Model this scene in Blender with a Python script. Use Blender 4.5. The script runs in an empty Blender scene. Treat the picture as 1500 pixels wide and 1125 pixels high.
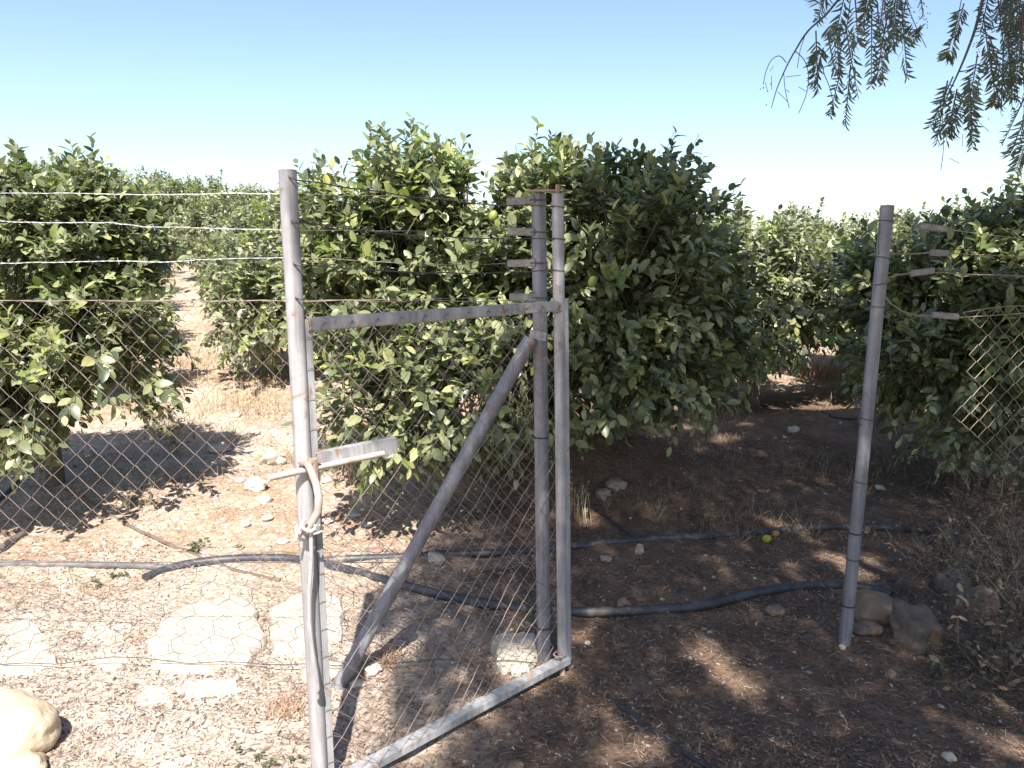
import bpy, bmesh, math, random
import numpy as np
from mathutils import Vector, Matrix, noise as mnoise

random.seed(7)
rng = np.random.default_rng(11)
scene = bpy.context.scene
COL = scene.collection
R = math.radians

# ------------------------------------------------------------------ camera model
F, CX, CY = 1177.0, 750.0, 562.5
HCAM = 1.78
PITCH = math.atan((562.5 - 370) / F)
CP, SP = math.cos(PITCH), math.sin(PITCH)


def ray(u, v):
    a, b = (u - CX) / F, (CY - v) / F
    return a, CP + b * SP, -SP + b * CP


def at(u, v, Y):
    a, dy, dz = ray(u, v)
    t = Y / dy
    return Vector((a * t, Y, HCAM + dz * t))


# ------------------------------------------------------------------ noise / terrain
_tab = np.random.default_rng(5).random((256, 256))


def vnoise(x, y):
    x = np.asarray(x, float); y = np.asarray(y, float)
    xi = np.floor(x).astype(int); yi = np.floor(y).astype(int)
    fx = x - xi; fy = y - yi
    fx = fx * fx * (3 - 2 * fx); fy = fy * fy * (3 - 2 * fy)
    a = _tab[xi & 255, yi & 255]; b = _tab[(xi + 1) & 255, yi & 255]
    c = _tab[xi & 255, (yi + 1) & 255]; d = _tab[(xi + 1) & 255, (yi + 1) & 255]
    return (a * (1 - fx) + b * fx) * (1 - fy) + (c * (1 - fx) + d * fx) * fy - 0.5


def sstep(x, a, b):
    t = np.clip((x - a) / (b - a), 0, 1)
    return t * t * (3 - 2 * t)


MOUNDS = [(0.50, 5.95, 0.50, 1.0, 0.52), (3.6, 7.9, 0.20, 1.3, 0.55), (-0.9, 5.9, 0.10, 0.8, 0.5),
          (-3.4, 6.2, 0.12, 1.4, 0.7)]


def height(x, y):
    x = np.asarray(x, float); y = np.asarray(y, float)
    q = x + 0.42 * (y - 6)
    k = 0.07 - 0.055 * sstep(q, 0.3, 4.0)
    s = np.where(y < 5.5, 0, np.where(y < 8.5, (y - 5.5) ** 2 / 6.0, y - 7.0))
    s = np.minimum(s, 24 + 4 * np.tanh((s - 24) / 6.0)) if True else s
    z = k * np.maximum(s, 0)
    for mx, my, mh, rx, ry in MOUNDS:
        z = z + mh * np.exp(-((x - mx) / rx) ** 2 - ((y - my) / ry) ** 2)
    near = np.clip(1.4 - y / 40, 0.2, 1)
    z = z + near * (0.05 * vnoise(x * 1.7 + 3, y * 1.7) + 0.03 * vnoise(x * 5, y * 5 + 9)
                    + 0.018 * vnoise(x * 13 + 40, y * 13) + 0.008 * vnoise(x * 31, y * 31 + 77))
    return z


def hz(x, y):
    return float(height(x, y))


def gnd(u, v):
    a, dy, dz = ray(u, v)
    t = 1.2
    while t < 120:
        if HCAM + dz * t < hz(a * t, dy * t):
            lo, hi = t - 0.05 - t * 0.01, t
            for _ in range(12):
                m = (lo + hi) / 2
                if HCAM + dz * m < hz(a * m, dy * m): hi = m
                else: lo = m
            t = hi
            break
        t += 0.03 + t * 0.005
    return Vector((a * t, dy * t, hz(a * t, dy * t)))


# ------------------------------------------------------------------ sun
ELEV = R(51); SUNAZ = R(176.2)
TANE = math.tan(ELEV)
TOSUN = Vector((math.sin(SUNAZ) * math.cos(ELEV), math.cos(SUNAZ) * math.cos(ELEV), math.sin(ELEV)))


# ------------------------------------------------------------------ materials
def new_mat(name):
    m = bpy.data.materials.new(name); m.use_nodes = True
    nt = m.node_tree
    b = nt.nodes['Principled BSDF']
    return m, nt, b


def ramp(nt, stops, fac=None, interp='LINEAR'):
    r = nt.nodes.new('ShaderNodeValToRGB')
    r.color_ramp.interpolation = interp
    el = r.color_ramp.elements
    while len(el) < len(stops): el.new(0.5)
    for e, (p, c) in zip(el, stops):
        e.position = p; e.color = (*c, 1)
    if fac is not None: nt.links.new(fac, r.inputs[0])
    return r


def noise_n(nt, scale, detail=6, rough=0.6, vec=None, dist=0.0):
    n = nt.nodes.new('ShaderNodeTexNoise')
    n.inputs['Scale'].default_value = scale; n.inputs['Detail'].default_value = detail
    n.inputs['Roughness'].default_value = rough; n.inputs['Distortion'].default_value = dist
    if vec is not None: nt.links.new(vec, n.inputs['Vector'])
    return n


def mixc(nt, fac, a, b, mode='MIX'):
    m = nt.nodes.new('ShaderNodeMix'); m.data_type = 'RGBA'; m.blend_type = mode
    for sock, val in ((m.inputs[0], fac), (m.inputs[6], a), (m.inputs[7], b)):
        if hasattr(val, 'is_linked') or hasattr(val, 'node'): nt.links.new(val, sock)
        elif isinstance(val, (int, float)): sock.default_value = val
        else: sock.default_value = (*val, 1)
    return m.outputs[2]


def coords(nt):
    return nt.nodes.new('ShaderNodeTexCoord').outputs['Object']


def bump(nt, b, h, strength=0.5, dist=0.01):
    n = nt.nodes.new('ShaderNodeBump')
    n.inputs['Strength'].default_value = strength; n.inputs['Distance'].default_value = dist
    nt.links.new(h, n.inputs['Height']); nt.links.new(n.outputs[0], b.inputs['Normal'])


def mottled(name, c1, c2, scale=8, rough=0.7, metal=0.0, c3=None, spot=0.62, bstr=0.3, bdist=0.004, spec=0.5):
    m, nt, b = new_mat(name)
    co = coords(nt)
    n1 = noise_n(nt, scale, 8, 0.65, co)
    r = ramp(nt, [(0.3, c1), (0.7, c2)], n1.outputs[0])
    out = r.outputs[0]
    if c3:
        n2 = noise_n(nt, scale * 0.6 + 3.3, 9, 0.7, co)
        f = ramp(nt, [(spot, (0, 0, 0)), (spot + 0.1, (1, 1, 1))], n2.outputs[0])
        out = mixc(nt, f.outputs[0], out, c3)
    nt.links.new(out, b.inputs['Base Color'])
    b.inputs['Roughness'].default_value = rough; b.inputs['Metallic'].default_value = metal
    b.inputs['Specular IOR Level'].default_value = spec
    n3 = noise_n(nt, scale * 5, 6, 0.6, co)
    bump(nt, b, n3.outputs[0], bstr, bdist)
    return m


def leaf_mat(name, dark, mid, light, rough=0.38, trans=0.22, back=1.5):
    m, nt, b = new_mat(name)
    g = nt.nodes.new('ShaderNodeNewGeometry')
    r = ramp(nt, [(0.0, dark), (0.55, mid), (0.93, light), (1.0, (light[0] * 1.25, light[1] * 1.15, light[2]))],
             g.outputs['Random Per Island'])
    pale = mixc(nt, 1.0, r.outputs[0], (back, back * 0.97, back * 1.15), 'MULTIPLY')
    c = mixc(nt, g.outputs['Backfacing'], r.outputs[0], pale)
    nt.links.new(c, b.inputs['Base Color'])
    b.inputs['Roughness'].default_value = rough
    b.inputs['Specular IOR Level'].default_value = 0.5
    t = nt.nodes.new('ShaderNodeBsdfTranslucent')
    tc = mixc(nt, 1.0, c, (1.5, 1.9, 0.8), 'MULTIPLY')
    nt.links.new(tc, t.inputs[0])
    ms = nt.nodes.new('ShaderNodeMixShader'); ms.inputs[0].default_value = trans
    nt.links.new(b.outputs[0], ms.inputs[1]); nt.links.new(t.outputs[0], ms.inputs[2])
    nt.links.new(ms.outputs[0], nt.nodes['Material Output'].inputs[0])
    return m


def island_mat(name, stops, rough=0.8, trans=0.0):
    m, nt, b = new_mat(name)
    g = nt.nodes.new('ShaderNodeNewGeometry')
    r = ramp(nt, stops, g.outputs['Random Per Island'])
    nt.links.new(r.outputs[0], b.inputs['Base Color'])
    b.inputs['Roughness'].default_value = rough
    b.inputs['Specular IOR Level'].default_value = 0.25
    return m


M = {}
M['leaf'] = leaf_mat('citrus_leaf', (0.048, 0.068, 0.036), (0.150, 0.172, 0.084), (0.275, 0.290, 0.150), 0.35, 0.13, 1.25)
M['leaf_far_hazy'] = leaf_mat('citrus_leaf_far_hazy', (0.085, 0.098, 0.060), (0.190, 0.205, 0.118), (0.32, 0.32, 0.19), 0.38, 0.13, 1.25)  # paler than the near leaf: hazy veil of the far rows painted in
M['leaf_young'] = leaf_mat('citrus_leaf_young', (0.13, 0.17, 0.055), (0.20, 0.24, 0.08), (0.29, 0.30, 0.11), 0.35, 0.3, 1.2)
M['pepper'] = leaf_mat('pepper_leaf', (0.065, 0.085, 0.068), (0.09, 0.115, 0.08), (0.13, 0.15, 0.09), 0.5, 0.2, 1.2)
M['bark'] = mottled('bark', (0.09, 0.065, 0.05), (0.20, 0.16, 0.13), 14, 0.9, bstr=0.8, bdist=0.01)
M['twig'] = mottled('green_twig', (0.08, 0.09, 0.035), (0.14, 0.13, 0.06), 10, 0.8)
M['bare_twig'] = mottled('bare_twig', (0.07, 0.062, 0.062), (0.12, 0.10, 0.095), 10, 0.85)
M['dry'] = island_mat('dry_stalk', [(0, (0.22, 0.15, 0.09)), (0.5, (0.40, 0.30, 0.18)), (1, (0.56, 0.46, 0.30))])
M['redgrass'] = island_mat('red_dry_grass', [(0, (0.24, 0.12, 0.08)), (0.5, (0.38, 0.22, 0.15)), (1, (0.5, 0.36, 0.22))])
M['weed'] = leaf_mat('weed_leaf', (0.05, 0.065, 0.03), (0.10, 0.11, 0.055), (0.19, 0.19, 0.10), 0.6, 0.15)
M['brownweed'] = island_mat('brown_weed', [(0, (0.08, 0.05, 0.034)), (0.5, (0.19, 0.13, 0.085)), (1, (0.36, 0.28, 0.19))])


def steel(name, c1, c2, rust, rust_pos, metal=0.4, rough=0.5, mud=0.0):
    m, nt, b = new_mat(name)
    co = coords(nt)
    n1 = noise_n(nt, 7, 8, 0.7, co)
    r = ramp(nt, [(0.3, c1), (0.7, c2)], n1.outputs[0])
    mp = nt.nodes.new('ShaderNodeMapping'); mp.inputs['Scale'].default_value = (38, 38, 2.2); nt.links.new(co, mp.inputs[0])
    n2 = noise_n(nt, 1.0, 6, 0.65, mp.outputs[0])
    f2 = ramp(nt, [(0.38, (.72, .71, .72)), (0.55, (1, 1, 1)), (0.70, (1.18, 1.17, 1.15))], n2.outputs[0])
    c = mixc(nt, 1.0, r.outputs[0], f2.outputs[0], 'MULTIPLY')
    n3 = noise_n(nt, 11, 9, 0.72, co, 0.6)
    f3 = ramp(nt, [(rust_pos, (0, 0, 0)), (rust_pos + 0.09, (.85, .85, .85))], n3.outputs[0])
    c = mixc(nt, f3.outputs[0], c, rust)
    n4 = noise_n(nt, 70, 4, 0.6, co)
    f4 = ramp(nt, [(0.66, (0, 0, 0)), (0.74, (.6, .6, .6))], n4.outputs[0])
    c = mixc(nt, f4.outputs[0], c, (0.13, 0.115, 0.11))
    nt.links.new(c, b.inputs['Base Color'])
    rr = nt.nodes.new('ShaderNodeMapRange'); nt.links.new(n2.outputs[0], rr.inputs[0])
    rr.inputs[3].default_value = rough - .12; rr.inputs[4].default_value = rough + .2
    nt.links.new(rr.outputs[0], b.inputs['Roughness'])
    b.inputs['Metallic'].default_value = metal
    bump(nt, b, n3.outputs[0], 0.35, 0.003)
    return m


M['steel'] = steel('galvanised_steel', (0.31, 0.30, 0.31), (0.47, 0.455, 0.46), (0.27, 0.185, 0.14), 0.57, 0.25, 0.55)
M['steel_dark'] = steel('weathered_steel', (0.20, 0.20, 0.225), (0.33, 0.325, 0.345), (0.24, 0.16, 0.115), 0.57, 0.3, 0.58)
M['rail'] = steel('rail_steel', (0.33, 0.33, 0.34), (0.48, 0.48, 0.49), (0.30, 0.17, 0.105), 0.56, 0.3, 0.55)
M['pale_rust'] = mottled('pale_rusty_steel', (0.34, 0.28, 0.25), (0.48, 0.43, 0.40), 14, 0.75, 0.1, (0.30, 0.20, 0.14), 0.58)
M['rust'] = mottled('rusty_steel', (0.24, 0.15, 0.10), (0.40, 0.30, 0.24), 18, 0.8, 0.1, (0.42, 0.38, 0.36), 0.55)
M['wire_rust'] = mottled('rusty_wire', (0.20, 0.145, 0.13), (0.34, 0.275, 0.255), 12, 0.7, 0.3)
M['wire_gold'] = mottled('dusty_wire', (0.25, 0.20, 0.14), (0.40, 0.33, 0.24), 12, 0.65, 0.3)
M['wire'] = mottled('galvanised_wire', (0.42, 0.42, 0.43), (0.62, 0.62, 0.63), 14, 0.4, 0.5)
M['wire_dark'] = mottled('dark_wire', (0.07, 0.065, 0.065), (0.14, 0.125, 0.12), 14, 0.6, 0.3)
M['black'] = mottled('black_tie', (0.012, 0.012, 0.014), (0.03, 0.03, 0.032), 20, 0.5)
M['pipe'] = mottled('black_polythene', (0.03, 0.031, 0.038), (0.065, 0.065, 0.075), 6, 0.5, 0, (0.17, 0.14, 0.115), 0.53, 0.2)
M['pipe_dusty'] = mottled('dusty_polythene', (0.085, 0.08, 0.085), (0.18, 0.165, 0.16), 5, 0.6, 0, (0.26, 0.22, 0.18), 0.56, 0.2)
M['hose_brown'] = mottled('brown_hose', (0.11, 0.075, 0.06), (0.20, 0.14, 0.11), 8, 0.7)
M['insul'] = mottled('weathered_strip', (0.20, 0.18, 0.175), (0.36, 0.33, 0.31), 30, 0.85, 0, (0.12, 0.1, 0.09), 0.6, 0.8, 0.006)
M['rope'] = mottled('cream_rope', (0.50, 0.45, 0.38), (0.66, 0.61, 0.53), 60, 0.9)
M['boulder'] = mottled('sandstone', (0.44, 0.345, 0.235), (0.56, 0.46, 0.335), 5, 0.9, 0, (0.60, 0.52, 0.41), 0.56, 0.6, 0.014)
M['slab'] = mottled('pale_slab', (0.38, 0.32, 0.255), (0.53, 0.465, 0.39), 9, 0.95, 0, (0.36, 0.26, 0.17), 0.58, 0.8, 0.012)
M['stone'] = mottled('field_stone', (0.24, 0.19, 0.145), (0.40, 0.33, 0.26), 7, 0.9, 0, (0.40, 0.29, 0.22), 0.55, 0.5, 0.008)
M['stone_pale'] = mottled('pale_stone', (0.36, 0.31, 0.26), (0.52, 0.46, 0.39), 7, 0.9, 0, (0.45, 0.36, 0.27), 0.6, 0.5, 0.008)
M['stone_red'] = mottled('red_stone', (0.28, 0.15, 0.10), (0.40, 0.25, 0.19), 9, 0.9, 0, None, 0.6, 0.5, 0.008)
M['stone_grey'] = mottled('grey_stone', (0.13, 0.10, 0.08), (0.23, 0.175, 0.14), 6, 0.9, 0, (0.34, 0.21, 0.13), 0.52, 0.6, 0.012)
M['stone_brown'] = mottled('brown_stone', (0.20, 0.13, 0.085), (0.34, 0.235, 0.165), 6, 0.9, 0, (0.42, 0.28, 0.18), 0.56, 0.6, 0.012)
M['lemon'] = mottled('lemon_skin', (0.52, 0.43, 0.03), (0.62, 0.52, 0.05), 30, 0.4)
M['orange'] = mottled('orange_skin', (0.50, 0.22, 0.04), (0.58, 0.30, 0.07), 30, 0.5)
M['greenfruit'] = mottled('green_lemon_skin', (0.15, 0.19, 0.04), (0.24, 0.27, 0.06), 30, 0.4)
M['berry'] = mottled('pink_berry', (0.30, 0.06, 0.10), (0.42, 0.12, 0.16), 30, 0.5)
M['litter_pale'] = island_mat('pale_litter', [(0, (0.05, 0.034, 0.03)), (0.3, (0.15, 0.105, 0.09)), (0.55, (0.34, 0.26, 0.205)),
                                              (0.85, (0.50, 0.42, 0.35)), (1, (0.66, 0.59, 0.52))])
M['litter_brown'] = island_mat('brown_litter', [(0, (0.05, 0.033, 0.025)), (0.35, (0.14, 0.092, 0.066)), (0.75, (0.25, 0.18, 0.13)),
                                                (0.96, (0.37, 0.29, 0.22)), (1, (0.52, 0.45, 0.36))])  # brown litter, its tones also darkened to deepen the tree's shade
M['gravel'] = island_mat('gravel_bits', [(0, (0.14, 0.10, 0.08)), (0.5, (0.28, 0.22, 0.18)), (0.9, (0.42, 0.35, 0.29)), (1, (0.62, 0.57, 0.50))], 0.9)
M['hill'] = mottled('far_hill', (0.30, 0.32, 0.33), (0.40, 0.41, 0.41), 0.02, 1.0)


def ground_mat():
    m, nt, b = new_mat('dry_earth')
    co = coords(nt)
    sep = nt.nodes.new('ShaderNodeSeparateXYZ'); nt.links.new(co, sep.inputs[0])
    big = noise_n(nt, 0.9, 5, 0.6, co)
    mid = noise_n(nt, 4.5, 8, 0.7, co)
    fine = noise_n(nt, 55, 6, 0.75, co)
    base = ramp(nt, [(0.34, (0.28, 0.16, 0.09)), (0.45, (0.39, 0.265, 0.175)), (0.58, (0.52, 0.425, 0.345))], big.outputs[0])
    c2 = ramp(nt, [(0.3, (0.24, 0.16, 0.11)), (0.7, (0.56, 0.46, 0.38))], mid.outputs[0])
    c = mixc(nt, 0.4, base.outputs[0], c2.outputs[0])
    # brown mulch of fallen litter right of the gate, with tree shade painted in
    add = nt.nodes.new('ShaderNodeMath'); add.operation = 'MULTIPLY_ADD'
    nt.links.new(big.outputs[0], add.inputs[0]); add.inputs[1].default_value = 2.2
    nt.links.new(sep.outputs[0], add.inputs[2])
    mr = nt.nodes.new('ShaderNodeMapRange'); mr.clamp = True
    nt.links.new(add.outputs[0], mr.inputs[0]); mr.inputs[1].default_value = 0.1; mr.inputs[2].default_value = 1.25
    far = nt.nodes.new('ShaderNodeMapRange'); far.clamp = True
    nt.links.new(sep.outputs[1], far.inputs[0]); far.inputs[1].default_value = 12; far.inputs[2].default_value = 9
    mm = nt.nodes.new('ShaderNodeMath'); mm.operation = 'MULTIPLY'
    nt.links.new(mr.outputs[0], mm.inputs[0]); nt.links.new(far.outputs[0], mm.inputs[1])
    hum_shade = ramp(nt, [(0.3, (0.105, 0.068, 0.05)), (0.6, (0.19, 0.128, 0.094)), (0.8, (0.27, 0.19, 0.138))], mid.outputs[0])
    c = mixc(nt, mm.outputs[0], c, hum_shade.outputs[0])
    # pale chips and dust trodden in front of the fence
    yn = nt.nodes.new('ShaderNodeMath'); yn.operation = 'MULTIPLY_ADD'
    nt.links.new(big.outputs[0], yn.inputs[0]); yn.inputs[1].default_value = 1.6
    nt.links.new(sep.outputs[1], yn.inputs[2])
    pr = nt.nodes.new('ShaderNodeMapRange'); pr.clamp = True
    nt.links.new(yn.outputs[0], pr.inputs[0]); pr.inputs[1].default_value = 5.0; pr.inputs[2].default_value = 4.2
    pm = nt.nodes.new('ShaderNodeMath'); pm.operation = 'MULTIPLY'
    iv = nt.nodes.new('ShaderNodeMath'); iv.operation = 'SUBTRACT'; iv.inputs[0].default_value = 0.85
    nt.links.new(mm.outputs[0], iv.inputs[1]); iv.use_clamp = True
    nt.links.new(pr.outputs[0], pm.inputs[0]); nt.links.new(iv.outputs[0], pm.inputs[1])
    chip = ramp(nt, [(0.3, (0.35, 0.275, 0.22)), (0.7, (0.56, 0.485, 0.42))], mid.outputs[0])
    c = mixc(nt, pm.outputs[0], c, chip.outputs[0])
    fr = ramp(nt, [(0.3, (0.55, 0.52, 0.5)), (0.5, (1, 1, 1)), (0.72, (1.3, 1.28, 1.25))], fine.outputs[0])
    c = mixc(nt, 1.0, c, fr.outputs[0], 'MULTIPLY')
    vo = nt.nodes.new('ShaderNodeTexVoronoi'); vo.inputs['Scale'].default_value = 38
    nt.links.new(co, vo.inputs['Vector'])
    vf = ramp(nt, [(0.82, (0, 0, 0)), (0.9, (1, 1, 1))], None)
    sc = nt.nodes.new('ShaderNodeSeparateColor'); nt.links.new(vo.outputs['Color'], sc.inputs[0])
    nt.links.new(sc.outputs[0], vf.inputs[0])
    inv = nt.nodes.new('ShaderNodeMath'); inv.operation = 'SUBTRACT'; inv.inputs[0].default_value = 1.0
    nt.links.new(mm.outputs[0], inv.inputs[1])
    vm = nt.nodes.new('ShaderNodeMath'); vm.operation = 'MULTIPLY'
    nt.links.new(vf.outputs[0], vm.inputs[0]); nt.links.new(inv.outputs[0], vm.inputs[1])
    c = mixc(nt, vm.outputs[0], c, (0.50, 0.44, 0.38))
    nt.links.new(c, b.inputs['Base Color'])
    b.inputs['Roughness'].default_value = 0.95; b.inputs['Specular IOR Level'].default_value = 0.15
    sm = nt.nodes.new('ShaderNodeMath'); sm.operation = 'ADD'
    nt.links.new(fine.outputs[0], sm.inputs[0]); nt.links.new(vo.outputs['Distance'], sm.inputs[1])
    bump(nt, b, sm.outputs[0], 0.7, 0.012)
    return m


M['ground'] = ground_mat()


# ------------------------------------------------------------------ mesh helpers
class MB:
    def __init__(self):
        self.v = []; self.f = []

    def tube(self, pts, r, n=8, cap=True):
        pts = [Vector(p) for p in pts]
        k = len(pts)
        rs = list(r) if hasattr(r, '__len__') else [r] * k
        o = len(self.v)
        up = None
        for i, p in enumerate(pts):
            d = (pts[min(i + 1, k - 1)] - pts[max(i - 1, 0)])
            if d.length < 1e-9: d = Vector((0, 0, 1))
            d.normalize()
            if up is None:
                up = Vector((0, 0, 1)) if abs(d.z) < 0.9 else Vector((1, 0, 0))
            s = d.cross(up)
            if s.length < 1e-6: s = d.orthogonal()
            s.normalize(); up = s.cross(d).normalized()
            for j in range(n):
                a = 2 * math.pi * j / n
                self.v.append(p + (s * math.cos(a) + up * math.sin(a)) * rs[i])
        for i in range(k - 1):
            for j in range(n):
                a = o + i * n + j; b = o + i * n + (j + 1) % n
                self.f.append((a, b, b + n, a + n))
        if cap:
            self.f.append(tuple(o + j for j in reversed(range(n))))
            self.f.append(tuple(o + (k - 1) * n + j for j in range(n)))
        return self

    def bar(self, a, b, w, h, up=(0, 0, 1)):
        """box from a to b, w across, h along up"""
        a, b = Vector(a), Vector(b); d = (b - a).normalized()
        s = d.cross(Vector(up)).normalized(); u = s.cross(d).normalized()
        o = len(self.v)
        for p in (a, b):
            for x, y in ((-1, -1), (1, -1), (1, 1), (-1, 1)):
                self.v.append(p + s * (x * w / 2) + u * (y * h / 2))
        for q in ((0, 3, 2, 1), (4, 5, 6, 7), (0, 1, 5, 4), (1, 2, 6, 5), (2, 3, 7, 6), (3, 0, 4, 7)):
            self.f.append(tuple(o + i for i in q))
        return self

    def blade(self, p, d, L, w, side, bend=0.0):
        """thin double-quad blade"""
        p = Vector(p); o = len(self.v)
        m = p + d * (L * 0.55); t = p + d * L + Vector((0, 0, -bend * L))
        self.v += [p - side * w * .4, p + side * w * .4, m - side * w * .5, m + side * w * .5, t]
        self.f += [(o, o + 1, o + 3, o + 2), (o + 2, o + 3, o + 4)]


def world_loc(o):
    p = Vector((0, 0, 0))
    while o: p += Vector(o.location); o = o.parent
    return p


def link(name, me, mat, parent=None, loc=None, smooth=True):
    o = bpy.data.objects.new(name, me)
    COL.objects.link(o)
    for m_ in (mat if isinstance(mat, list) else [mat]): me.materials.append(m_)
    if parent: o.parent = parent
    if loc is not None: o.location = loc
    if smooth and len(me.polygons): me.polygons.foreach_set('use_smooth', [True] * len(me.polygons))
    return o


def obj(name, mb, mat, parent=None, loc=None, smooth=True, bevel=0.0):
    off = world_loc(parent) if parent else (Vector(loc) if loc is not None else Vector((0, 0, 0)))
    me = bpy.data.meshes.new(name)
    me.from_pydata([tuple(v - off) for v in mb.v], [], mb.f)
    me.update()
    if bevel:
        bm = bmesh.new(); bm.from_mesh(me)
        bmesh.ops.bevel(bm, geom=bm.edges[:], offset=bevel, segments=2, affect='EDGES')
        bm.to_mesh(me); bm.free()
    o = link(name, me, mat, parent, None if parent else off, smooth)
    if smooth:
        try: me.set_sharp_from_angle(angle=R(40))
        except Exception: pass
    return o


def np_mesh(name, V, Fc, mat, parent=None, loc=None, smooth=True, mi=None):
    off = world_loc(parent) if parent else (Vector(loc) if loc is not None else Vector((0, 0, 0)))
    V = np.asarray(V, np.float32) - np.array(off, np.float32)
    me = bpy.data.meshes.new(name)
    n = Fc.shape[1]
    me.vertices.add(len(V)); me.vertices.foreach_set('co', V.ravel())
    me.loops.add(Fc.size); me.loops.foreach_set('vertex_index', Fc.ravel().astype(np.int32))
    me.polygons.add(len(Fc)); me.polygons.foreach_set('loop_start', np.arange(0, Fc.size, n, dtype=np.int32))
    if mi is not None: me.polygons.foreach_set('material_index', mi.astype(np.int32))
    me.update(calc_edges=True); me.validate()
    return link(name, me, mat, parent, None if parent else off, smooth)


def tag(o, label=None, cat=None, group=None, kind=None):
    if label: o['label'] = label
    if cat: o['category'] = cat
    if group: o['group'] = group
    if kind: o['kind'] = kind
    return o


def thing(name, loc, label, cat, group=None):
    o = bpy.data.objects.new(name, None); COL.objects.link(o)
    o.location = loc; o.empty_display_size = 0.1
    return tag(o, label, cat, group)


def copy_tree(o, parent=None):
    c = o.copy(); COL.objects.link(c)
    if parent: c.parent = parent
    for ch in list(o.children): copy_tree(ch, c)
    return c


# ------------------------------------------------------------------ ground
def axis(lo, hi, step, far_lo, far_hi, grow=1.16):
    a = list(np.arange(lo, hi + 1e-6, step))
    s = step
    while a[-1] < far_hi: s *= grow; a.append(a[-1] + s)
    s = step
    while a[0] > far_lo: s *= grow; a.insert(0, a[0] - s)
    return np.array(a)


xs = axis(-4.6, 4.6, 0.035, -420, 420); ys = axis(1.6, 9.5, 0.035, -30, 600, 1.10)
GX, GY = np.meshgrid(xs, ys)
GZ = height(GX, GY)
nx, ny = len(xs), len(ys)
idx = np.arange(nx * ny).reshape(ny, nx)
Fq = np.stack([idx[:-1, :-1], idx[:-1, 1:], idx[1:, 1:], idx[1:, :-1]], -1).reshape(-1, 4)
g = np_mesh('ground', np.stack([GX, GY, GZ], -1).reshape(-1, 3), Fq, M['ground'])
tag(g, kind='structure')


# ------------------------------------------------------------------ foliage
def leaf_arrays(base, d, nrm, L, W, detail=True, curl=0.18, fold=0.25):
    """many leaves as triangles; base,d,nrm (N,3); L,W (N,)"""
    N = len(base)
    d = d / np.linalg.norm(d, axis=1, keepdims=True)
    s = np.cross(d, nrm); s /= (np.linalg.norm(s, axis=1, keepdims=True) + 1e-9)
    n = np.cross(s, d)
    rings = [(0.22, 0.74), (0.52, 1.0), (0.8, 0.66)] if detail else [(0.3, 0.9), (0.7, 0.85)]
    cu = curl * (0.1 + 2.2 * rng.random(N) ** 1.4)
    P = [base]
    for t, w in rings:
        mid = base + d * (L * t)[:, None] - n * (cu * L * t * t)[:, None]
        off = s * (W * w * 0.5)[:, None]; lift = n * (W * w * 0.5 * fold)[:, None]
        P += [mid, mid - off + lift, mid + off + lift]
    P.append(base + d * L[:, None] - n * (cu * L)[:, None])
    k = len(P)
    V = np.stack(P, 1).reshape(-1, 3)
    nr = len(rings)
    T = [(0, 3, 1), (0, 1, 2)]
    for i in range(nr - 1):
        m, l, r = 1 + 3 * i, 2 + 3 * i, 3 + 3 * i
        T += [(m, r, r + 3), (m, r + 3, m + 3), (l, m, m + 3), (l, m + 3, l + 3)]
    m, l, r = 3 * nr - 2, 3 * nr - 1, 3 * nr
    T += [(m, r, k - 1), (l, m, k - 1)]
    T = np.array(T)
    Fc = (T[None] + (np.arange(N) * k)[:, None, None]).reshape(-1, 3)
    return V, Fc, len(T)


def diamonds(base, d, nrm, L, W):
    N = len(base)
    d = d / np.linalg.norm(d, axis=1, keepdims=True)
    s = np.cross(d, nrm); s /= (np.linalg.norm(s, axis=1, keepdims=True) + 1e-9)
    m = base + d * (L * .45)[:, None]; o = s * (W * .5)[:, None]
    V = np.stack([base, m + o, base + d * L[:, None], m - o], 1).reshape(-1, 3)
    return V, np.arange(N * 4).reshape(-1, 4)


def tube3(paths, radii):
    """many 2-segment three-sided twigs, numpy"""
    paths = np.asarray(paths); N, K, _ = paths.shape
    d = paths[:, -1] - paths[:, 0]
    ref = np.tile(np.array([0.3, 0.2, 1.0]), (N, 1))
    s = np.cross(d, ref); s /= (np.linalg.norm(s, axis=1, keepdims=True) + 1e-9)
    u = np.cross(s, d); u /= (np.linalg.norm(u, axis=1, keepdims=True) + 1e-9)
    V = np.zeros((N, K, 3, 3))
    for j in range(3):
        a = 2 * math.pi * j / 3
        V[:, :, j] = paths + (s * math.cos(a) + u * math.sin(a))[:, None, :] * np.asarray(radii)[:, :, None]
    T = []
    for i in range(K - 1):
        for j in range(3):
            a, b = i * 3 + j, i * 3 + (j + 1) % 3
            T.append((a, b, b + 3, a + 3))
    T = np.array(T)
    Fc = (T[None] + (np.arange(N) * K * 3)[:, None, None]).reshape(-1, 4)
    return V.reshape(-1, 3), Fc


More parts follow.
